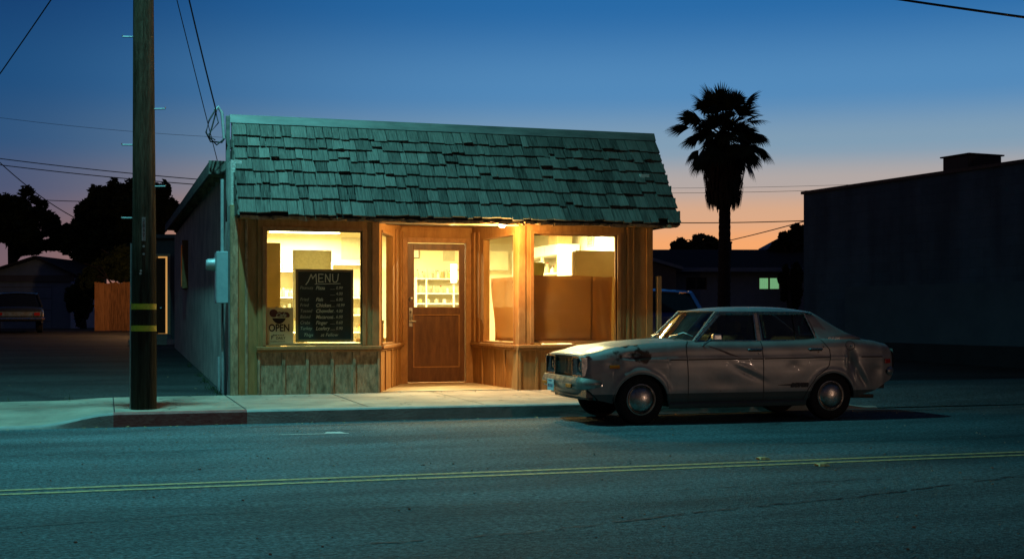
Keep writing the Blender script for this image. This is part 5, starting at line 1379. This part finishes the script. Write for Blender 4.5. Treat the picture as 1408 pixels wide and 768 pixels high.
# fence
D = 47.0; a, b = Vector(W(130,D)), Vector(W(212,D)); ln = (b-a).length; fz = gz(*a)
t = thing('wooden_fence', 'tall brown board fence lit warm at its right end behind the pole', 'fence', (a.x,a.y,fz), rz=math.atan2(b.y-a.y, b.x-a.x))
rn = random.Random(5); x = 0; m = MB()
while x < ln:
    w_ = rn.uniform(.13,.20); m.t = rn.random(); m.box(x,x+w_-.004,rn.uniform(-.012,.0),.022,.02,1.78+rn.uniform(-.03,.03)); x += w_
m.box(0,ln,.0221,.0229,.02,1.72); m.build('fence_boards', 'fence', t)
m = MB(); m.box(0,ln,.023,.06,.4,.5); m.box(0,ln,.023,.06,1.4,1.5); m.build('rail', 'fence', t)
for k in range(3): MB().box(k*ln/2.2,k*ln/2.2+.1,.061,.16,0,1.8).build('post', 'fence', t)
# rear annex with lit door
D = 35.2; a, b = Vector(W(196,D)), Vector(W(241,D)); ln = (b-a).length; az_ = gz(*a)
t = thing('rear_annex', 'dark low annex behind the shop with a half open lit doorway', 'annex', (a.x,a.y,az_), rz=math.atan2(b.y-a.y, b.x-a.x))
pxm = 1760/D
def ax_(px): return (px-196)/45*ln
def azz(py): return HEYE-(py-HY)/FPX*D-az_
dl, dr_, zb0, zt0 = ax_(205), ax_(231.5), azz(459), azz(352)
m = MB(); m.box(dl-.12,dl,0,.15,0,2.9); m.box(dr_,ln+.1,0,.15,0,2.9); m.box(dl,dr_,0,.15,zt0,2.9); m.box(dl,dr_,0,.15,0,zb0)
m.box(dl-.12,dl-.02,.151,2.5,0,2.9); m.box(ln,ln+.1,.151,2.5,0,2.9); m.box(dl-.12,ln+.1,2.5,2.6,0,2.9); m.box(dl-.2,ln+.2,-.2,2.7,2.901,3.0)
m.build('wall', 'darkwall', t)
m = MB(); m.box(dl-.06,dl,-.03,.16,zb0,zt0+.06); m.box(dr_-.02,dr_+.06,-.03,.16,zb0,zt0+.06); m.box(dl,dr_-.02,-.03,.16,zt0,zt0+.06); m.build('door_frame', 'soffit', t)
m = MB(); m.box(dl+.02,dr_-.10,.04,.08,zb0+.02,zt0-.05); dd = m.build('door', 'door', t)
MB().lathe([(0,-.06),(.03,-.05),(.03,-.02),(.015,0)], (dr_-.22,.04,zb0+.72), 'y', 10).build('door_knob', 'chrome', dd, smooth=True)
MB().box(dl,dr_,.9,.92,zb0,zt0+.2).build('lit_room_wall', emis('annex_glow', (1,.50,.14), .55), t)
m = MB(); m.box(dl-.3,dr_+.2,-.9,-.02,0,zb0*.5); m.box(dl-.2,dr_+.1,-.5,-.021,zb0*.5+.001,zb0); m.build('door_step', 'curb', t)
# added fill lamp, unseen behind the pole, warming the fence and the yard
x_, y_ = W(201, 43.2)
t2 = thing('yard_fill_lamp', 'added warm fill lamp on a short post, unseen behind the utility pole, lighting the fence', 'lamp', (x_,y_,gz(x_,y_)))
MB().tube([(0,0,0),(0,0,1.75)], .03, 8).build('fill_lamp_post', 'steel', t2, smooth=True)
MB().lathe([(.0,-.10),(.05,-.09),(.08,.0),(.05,.08),(.0,.10)], (0,0,1.86), 'z', 12).build('fill_lamp_globe', emis('yard_fill_globe', (1,.55,.2), 4), t2, smooth=True)
lamp('yard_fill', 'POINT', (0,0,2.05), 270, (1,.50,.18), .08, t2)
# unseen fill lamp added behind the camera, warming the sedan's near side
t2 = thing('street_fill_lamp', 'added unseen warm fill lamp on a short post across the street from the sedan', 'street lamp', (17.0,-7,0))
MB().tube([(0,0,0),(0,0,1.9)], [.06]*2, 10).build('fill_lamp_post', 'steel', t2, smooth=True)
MB().lathe([(.0,-.16),(.10,-.14),(.15,.0),(.10,.14),(.0,.17)], (0,0,2.06), 'z', 16).build('fill_lamp_globe', emis('street_fill_globe', (1,.62,.34), 3), t2, smooth=True)
lamp('street_fill', 'POINT', (0,0,2.35), 1000, (1,.66,.48), .25, t2)

# ================================================================== RIGHT BACKGROUND
# long dark warehouse wall of painted concrete block
block = M['stucco_dark']; nt = block.node_tree; N = nt.nodes; L = nt.links; b = N['Principled BSDF']
tc = [n for n in N if n.type == 'TEX_COORD'][0]; rot = N.new('ShaderNodeMapping'); rot.inputs['Rotation'].default_value = (R(90),0,0); L.new(tc.outputs['Object'], rot.inputs[0])
bt = N.new('ShaderNodeTexBrick'); bt.inputs['Scale'].default_value = 1; bt.inputs['Brick Width'].default_value = .4; bt.inputs['Row Height'].default_value = .2; bt.inputs['Mortar Size'].default_value = .006
bt.inputs['Color1'].default_value = (1,1,1,1); bt.inputs['Color2'].default_value = (.88,.88,.88,1); bt.inputs['Mortar'].default_value = (.78,.78,.78,1); L.new(rot.outputs[0], bt.inputs['Vector'])
st_ = N.new('ShaderNodeTexNoise'); st_.inputs['Scale'].default_value = .6; st_.inputs['Detail'].default_value = 8; ms_ = N.new('ShaderNodeMapping'); ms_.inputs['Scale'].default_value = (2.5,1,.35); L.new(tc.outputs['Object'], ms_.inputs[0]); L.new(ms_.outputs[0], st_.inputs['Vector'])
sr_ = N.new('ShaderNodeMapRange'); sr_.inputs[1].default_value = .35; sr_.inputs[2].default_value = .6; sr_.inputs[3].default_value = .72; sr_.inputs[4].default_value = 1.1; L.new(st_.outputs['Fac'], sr_.inputs[0])
m5 = N.new('ShaderNodeMix'); m5.data_type = 'RGBA'; m5.blend_type = 'MULTIPLY'; m5.inputs[0].default_value = 1; L.new(b.inputs['Base Color'].links[0].from_socket, m5.inputs[6]); L.new(bt.outputs['Color'], m5.inputs[7])
v5 = N.new('ShaderNodeVectorMath'); v5.operation = 'SCALE'; L.new(m5.outputs[2], v5.inputs[0]); L.new(sr_.outputs[0], v5.inputs['Scale']); L.new(v5.outputs[0], b.inputs['Base Color'])
P0 = Vector(W(1105, 31.4)); q1 = Vector(W(1408, 24.9)); dirw = (q1-P0).normalized(); 
t = thing('warehouse', 'big windowless dark stucco building along the right side', 'building', (P0.x,P0.y,-.05), rz=math.atan2(dirw.y, dirw.x))
WH = 4.19; WLN = 24
m = MB(); m.box(0,WLN,0,16,.62,WH); m.build('wall', block, t)
m = MB(); m.box(-.03,WLN,-.03,16,0,.619); m.build('wall_base', mat('dark_base', (.018,.028,.034), (.03,.042,.05), .9, scale=2), t)  # darker band along the foot of the wall
m = MB(); m.box(-.05,WLN,-.05,.25,WH+.001,WH+.07); m.box(-.05,.25,.251,16,WH+.001,WH+.07); m.build('parapet_cap', 'steel', t)
MB().box(1.6,WLN,-.006,-.0,.63,1.9).build('painted_patch', mat('patch_paint', (.072,.132,.165), (.10,.17,.205), .9, scale=1.3), t)
MB().box(-.12,-.0,.3,.38,1.5,3.6).build('downpipe', 'steel', t)
def wpos(px, back):   # point along wall seen at px, pushed back
    k = (px-704)/FPX; d = Vector((cA+0*k, -sA)); best = None
    for i in range(3000):
        s_ = i*.008; p = P0+dirw*s_; X = p.x*cA-p.y*sA; Dd = p.x*sA+p.y*cA
        if X/Dd > k: return s_
    return 0
s0, s1 = wpos(1290,0), wpos(1326,0)
t3 = thing('rooftop_unit', 'flat dark boxy unit on the roof of the big right building', 'rooftop unit', (P0.x,P0.y,0), rz=math.atan2(dirw.y, dirw.x))
h0 = WH-.05
m = MB(); m.box(s0,s1,.12,1.00,h0,h0+.36); m.build('unit_body', 'leaddark', t3, bevel=.02)
m = MB(); m.box(s0-.04,s1+.04,.08,1.04,h0+.361,h0+.39); m.build('unit_lid', 'steel', t3)
m = MB()
for k in range(5): m.box(s1+.001,s1+.014,.22,.90,h0+.10+k*.045,h0+.12+k*.045)
m.build('louvres', 'steel', t3)
# low house with one lit window
D = 60.0; a, b = Vector(W(872,D)), Vector(W(1140,D)); ln = (b-a).length
t = thing('house', 'long low dark house with one greenish lit window behind the palm', 'house', (a.x,a.y,.5), rz=math.atan2(b.y-a.y, b.x-a.x))
hx = lambda p: (p-872)/268*ln
hz = lambda p, d=D: HEYE-(p-HY)/FPX*d-.5
wz0, wz1 = hz(398), hz(381); eave = hz(371)
lw0, lw1, rw0, rw1 = hx(943), hx(972), hx(1043), hx(1073)
m = MB(); m.box(0,lw0,0,.2,0,eave); m.box(lw1,rw0,0,.2,0,eave); m.box(rw1,ln,0,.2,0,eave)
for q0,q1_ in ((lw0,lw1),(rw0,rw1)): m.box(q0,q1_,0,.2,0,wz0); m.box(q0,q1_,0,.2,wz1,eave)
m.box(0,.2,.201,7,0,eave); m.box(ln-.2,ln,.201,7,0,eave); m.box(.201,ln-.201,7,7.2,0,eave); m.build('wall', 'bluewall', t)
rz_ = hz(343, D+3.5)
m = MB(); m.hexa([(-.6,-.6,eave-.05),(ln+.6,-.6,eave-.05),(ln+.6,3.5,rz_-.08),(-.6,3.5,rz_-.08),(-.6,-.6,eave+.07),(ln+.6,-.6,eave+.07),(ln+.6,3.5,rz_),(-.6,3.5,rz_)])
m.hexa([(-.6,3.501,rz_-.08),(ln+.6,3.501,rz_-.08),(ln+.6,7.6,eave-.05),(-.6,7.6,eave-.05),(-.6,3.501,rz_),(ln+.6,3.501,rz_),(ln+.6,7.6,eave+.07),(-.6,7.6,eave+.07)])
rf = m.build('roof', 'asphroof', t)
m = MB(); m.box(-.6,ln+.6,-.66,-.601,eave-.10,eave+.09); m.build('fascia', 'bluewall', rf)
# front gable wing at the left
gx0, gx1 = hx(872), hx(926); gzp = hz(354, D-1.2)
m = MB(); m.prism([(gx0-.4,eave+.45),(gx0+.2,gzp),(gx1+.3,eave-.04),(gx1+.3,eave+.10),(gx0+.2,gzp+.15),(gx0-.4,eave+.62)], 'y', -1.3, 2); m.build('gable_roof', 'bluewall', rf)
m = MB(); m.prism([(gx0,0),(gx1,0),(gx1,eave),(gx0+.2,gzp-.02),(gx0,gzp-.05)], 'y', -1.0, -.01); m.build('gable_wing', 'darkwall', t)
def hwin(q0, q1_, pane):
    m = MB(); m.box(q0,q0+.05,.02,.10,wz0,wz1); m.box(q1_-.05,q1_,.02,.10,wz0,wz1); m.box(q0+.05,q1_-.05,.02,.10,wz0,wz0+.04); m.box(q0+.05,q1_-.05,.02,.10,wz1-.04,wz1); c_ = (q0+q1_)/2; m.box(c_-.05,c_+.03,.02,.10,wz0+.04,wz1-.04)
    f = m.build('window', 'soffit' if pane else 'darkwall', t)
    if pane:
        nt_ = emis('curtain_glow', (.25,.55,.28), .55)
        m = MB(); rows = [[(q0+.04+(q1_-q0-.08)*k/40, .14+.02*math.sin(k*1.6), z) for k in range(41)] for z in (wz0+.02,wz1-.02)]; m.grid(rows); m.build('lit_curtain', nt_, f)
    else: MB().box(q0+.05,q1_-.05,.09,.095,wz0+.02,wz1-.02).build('pane', 'darkglass', f)
hwin(rw0,rw1,True); hwin(lw0,lw1,False)
MB().lathe([(0,0),(.06,0),(.06,.35),(.09,.35),(.09,.45),(0,.45)], (hx(1022),3.5,rz_-.05), 'z', 8).build('roof_vent', 'steel', rf)
# neighbour's roof right
D = 66; a, b = Vector(W(1070,D)), Vector(W(1190,D)); ln = (b-a).length
t = thing('neighbour_house', 'neighbouring dark house whose grey roof slopes up beside the big building', 'house', (a.x,a.y,.5), rz=math.atan2(b.y-a.y, b.x-a.x))
e_ = hz(338, D); r_ = hz(300, D)
m = MB(); m.prism([(0,0),(ln,0),(ln,r_-.4),(ln*.6,r_-.1),(.3,e_)], 'y', 0, 5); m.build('wall', 'darkwall', t)
m = MB(); m.prism([(0,e_-.05),(ln*.6,r_),(ln*.6,r_+.15),(0,e_+.12)], 'y', -.4, 5.3); m.prism([(ln*.6,r_),(ln+.3,r_-.5),(ln+.3,r_-.35),(ln*.6,r_+.15)], 'y', -.4, 5.3); m.build('roof', 'bluewall', t)
# slim post by the shop's right corner
x_, y_ = W(905.5, 18.4)
t = MB().box(-.035,.035,-.035,.035,0,1.66).build('wood_post', 'post', None, bevel=.005, loc=(x_,y_,gz(x_,y_))); tag(t, 'thin tan wooden post standing beside the right corner of the shop', 'post')

# ================================================================== TREES
def crown(cen, rad, nclump, nleaf, ls, seed, squash=1.0):
    rn = random.Random(seed); rs = np.random.RandomState(seed)
    C = []
    for k in range(nclump):
        while True:
            p = Vector((rn.uniform(-1,1), rn.uniform(-1,1), rn.uniform(-1,1)))
            if p.length < 1: break
        p *= .5+.42*rn.random()
        C.append((p, rn.uniform(.13,.30)))
    n = nleaf; vs_ = np.empty((n*4,3)); tone = np.empty(n)
    for i in range(n):
        p, r = C[rn.randrange(nclump)]
        d = Vector((rn.gauss(0,1), rn.gauss(0,1), rn.gauss(0,1))).normalized()*r*rn.random()**.4
        q = p+d; c = Vector((cen[0]+q.x*rad[0], cen[1]+q.y*rad[1], cen[2]+q.z*rad[2]))
        a = Vector((rn.gauss(0,1), rn.gauss(0,1), rn.gauss(0,.6))).normalized(); b = a.cross(Vector((rn.gauss(0,1), rn.gauss(0,1), rn.gauss(0,1)))).normalized()
        s_ = ls*rn.uniform(.5,1.4)
        vs_[i*4] = c-a*s_; vs_[i*4+1] = c+b*s_*.45; vs_[i*4+2] = c+a*s_; vs_[i*4+3] = c-b*s_*.45; tone[i] = rn.random()
    return vs_
def tree(name, label, base, h, trunk_h, crowns, seed, group=None, mt='leaf', trunk_r=.22, cat='tree'):
    t = thing(name, label, cat, base, group); rn = random.Random(seed)
    m = MB(); top = Vector((rn.uniform(-.3,.3),0,trunk_h))
    m.tube([(0,0,-.2),(0,0,.3),tuple(top*.6+Vector((0,0,.1))),tuple(top)], [trunk_r*1.4,trunk_r,trunk_r*.75,trunk_r*.6], 10)
    for (c, r, nc, nl, ls) in crowns:
        e = Vector(c); mid = top.lerp(e,.5)+Vector((rn.uniform(-.4,.4),rn.uniform(-.4,.4),.2)); m.tube([tuple(top*.8), tuple(mid), tuple(e+Vector((0,0,r[2]*.3)))], [trunk_r*.5,trunk_r*.3,trunk_r*.08], 6)
        for k in range(4):
            q = e+Vector((rn.uniform(-.7,.7)*r[0], rn.uniform(-.7,.7)*r[1], rn.uniform(-.2,.8)*r[2])); m.tube([tuple(mid), tuple(mid.lerp(q,.5)+Vector((0,0,.15))), tuple(q)], [trunk_r*.25,trunk_r*.14,.02], 5)
    m.build('trunk', 'bark', t, smooth=True)
    vv = np.vstack([crown(c, r, nc, nl, ls, seed*31+i) for i, (c, r, nc, nl, ls) in enumerate(crowns)])
    nf = len(vv)//4; me = bpy.data.meshes.new('crown'); me.from_pydata(vv.tolist(), [], np.arange(nf*4).reshape(nf,4).tolist()); me.materials.append(M[mt]); me.update()
    o = bpy.data.objects.new('crown', me); COL.objects.link(o); o.parent = t
    return t
def tree_px(name, label, px, D, blobs, seed, n=1, ls=.16, group=None, cat='tree', trunk_r=.22, th=None):
    """blobs given as picture centre x, y and half-sizes at distance D"""
    x, y = W(px, D); z = gz(x, y); cr_ = []; s_ = D/FPX
    for (bx, by, rx, rz2, nl) in blobs:
        wx, wy, wz = W(bx, D+random.Random(seed+bx).uniform(-.8,.8), by); cr_.append(((wx-x,wy-y,wz-z), (rx*s_*1.06, rx*s_*.8, rz2*s_*1.06), max(26, nl//120), int(nl*1.5), ls*.72))
    lowest = min(c[2]-r[2] for c, r, *_ in cr_)
    return tree(name, label, (x,y,z), 0, th or max(.6, lowest+.6), cr_, seed, group, trunk_r=trunk_r, cat=cat)
tree_px('broadleaf_tree', 'large dark rounded tree rising behind the pole and the fence', 190, 62, [(150,285,30,45,7000),(190,300,45,55,9000),(222,285,22,38,5000),(130,340,45,50,8000),(200,360,55,40,8000),(115,300,14,28,2500),(240,300,12,25,1800)], 3, ls=.20, trunk_r=.35)
tree_px('broadleaf_tree', 'dark tree at the far left edge above the garage', 20, 66, [(25,290,38,30,6000),(5,305,40,35,5000),(65,305,22,26,3800),(40,330,55,25,6000),(88,325,14,22,2000)], 4, ls=.20, trunk_r=.3)
tree_px('shrub', 'dark leafy shrub against the fence top behind the pole', 165, 50, [(165,365,35,28,5000),(125,385,22,30,3500)], 5, ls=.13, cat='shrub', trunk_r=.12)
tree_px('shrub', 'dark shrub between the garage and the fence', 115, 54, [(112,410,20,40,4500),(128,395,14,28,2000)], 6, ls=.14, cat='shrub', trunk_r=.12)
tree_px('garden_tree', 'low ragged tree showing over the house roof left of the palm', 950, 70, [(950,345,42,20,5200),(935,335,16,12,1200),(966,332,20,14,1500),(985,340,12,12,900)], 8, ls=.16, trunk_r=.2)
tree_px('garden_tree', 'dark tree between the house and the big right building', 1090, 63, [(1085,345,26,26,5000),(1098,325,18,20,3500),(1078,330,10,12,900),(1068,345,14,14,1500)], 9, ls=.15, trunk_r=.2)
tree_px('garden_tree', 'dark bushy tree behind the lit window at the right of the house', 1085, 58, [(1090,395,20,40,5000)], 10, ls=.15, trunk_r=.2)

# palm
def palm():
    D = 52.0; x, y = W(995, D); z0 = gz(x, y); s_ = D/FPX
    t = thing('palm_tree', 'tall fan palm with a hanging skirt of dead fronds against the orange sky', 'palm tree', (x,y,z0))
    top = HEYE-(184-HY)*s_-z0; skirt = HEYE-(283-HY)*s_-z0
    m = MB(); P = []; Rr = []
    for i in range(60): f = i/59; P.append((.05*math.sin(f*2), 0, top*f)); Rr.append((.27-.06*f)*(1.0+(.045 if i % 2 else -.01)))
    m.tube(P, Rr, 14); m.build('trunk', 'bark', t, smooth=False)
    hub = Vector((0,0,top))
    rn = random.Random(77)
    def frond(mb, az, el, plen, flen, droop, nb=26, spread=150, wd=.030, twist=0):
        d = Vector((math.cos(az)*math.cos(el), math.sin(az)*math.cos(el), math.sin(el)))
        P = []; p = hub.copy()-Vector((0,0,rn.uniform(0,.25))); dd = d.copy()
        for k in range(7): P.append(tuple(p)); p = p+dd*(plen/6); dd = (dd+Vector((0,0,-.05*droop))).normalized()
        mb.tube(P, [.022-.002*k for k in range(7)], 4)
        base = Vector(P[-1]); side = dd.cross(Vector((0,0,1)))
        if side.length < .05: side = Vector((1,0,0))
        side.normalize(); up = side.cross(dd).normalized()
        side = (side*math.cos(twist)+up*math.sin(twist)).normalized()
        for k in range(nb):
            a = math.radians(spread)*(k/(nb-1)-.5)+rn.uniform(-.03,.03); l = flen*(1-.28*abs(a)/1.3)*rn.uniform(.9,1.05)
            bd = (dd*math.cos(a)+side*math.sin(a)).normalized(); q = base.copy(); perp = (side*math.cos(a)-dd*math.sin(a)).normalized()
            w0 = wd*rn.uniform(.8,1.2); seg = 5; prev = (q-perp*w0*.4, q+perp*w0*.4)
            for j in range(seg):
                f = (j+1)/seg; q = q+bd*(l/seg); bd = (bd+Vector((0,0,-(.05+.26*f*f*(1+abs(a)*.5))*droop))).normalized()
                ww = w0*(1.2 if f < .6 else 1.25*(1-f)/.4+.10)
                cur = (q-perp*ww, q+perp*ww); mb.poly([prev[0],prev[1],cur[1],cur[0]]); prev = cur
    m = MB(); n = 0
    for ring, (el0, cnt, dr_, pl_) in enumerate(((80,5,.4,1.35),(62,8,.7,1.40),(42,9,1.0,1.40),(48,9,.6,.62),(28,9,.8,.60),(22,10,1.2,1.38),(3,10,1.35,1.30),(0,7,1.0,.65),(-16,11,1.4,1.30),(-34,11,1.2,1.15),(-55,11,.9,.95),(-68,10,.6,.7))):
        for k in range(cnt):
            az = 2*math.pi*(k+rn.uniform(-.4,.4))/cnt+ring*.7; el = math.radians(el0+rn.uniform(-10,10))
            frond(m, az, el, pl_*rn.uniform(.7,1.12), rn.uniform(.78,1.08), dr_*rn.uniform(.8,1.35), 22, rn.choice((100,120,145)), .027, rn.uniform(-1.0,1.0))
    m.build('crown', 'palmleaf', t, fix=False)
    # skirt: thatch of dead fronds hanging close to the trunk
    m = MB(); L_ = top-skirt
    for k in range(1500):
        f = rn.random(); az = rn.uniform(0,2*math.pi); zt = top-.55-f*(L_-1.1); r0 = rn.uniform(.30,.50); r1 = rn.uniform(.62,.98)*(.95-.18*f)
        ln = rn.uniform(.6,1.0); zb = max(zt-ln, skirt-rn.uniform(0,.25)); w0 = rn.uniform(.02,.05); c, s = math.cos(az), math.sin(az)
        a = Vector((r0*c,r0*s,zt)); b = Vector((r1*c,r1*s,(zt+zb)/2)); e = Vector((r1*.93*c,r1*.93*s,zb)); p = Vector((-s,c,0))*w0
        m.poly([a-p*.4,a+p*.4,b+p,b-p]); m.poly([b-p,b+p,e+p*.3,e-p*.3])
    m.build('dead_skirt', 'deadpalm', t, fix=False)
palm()
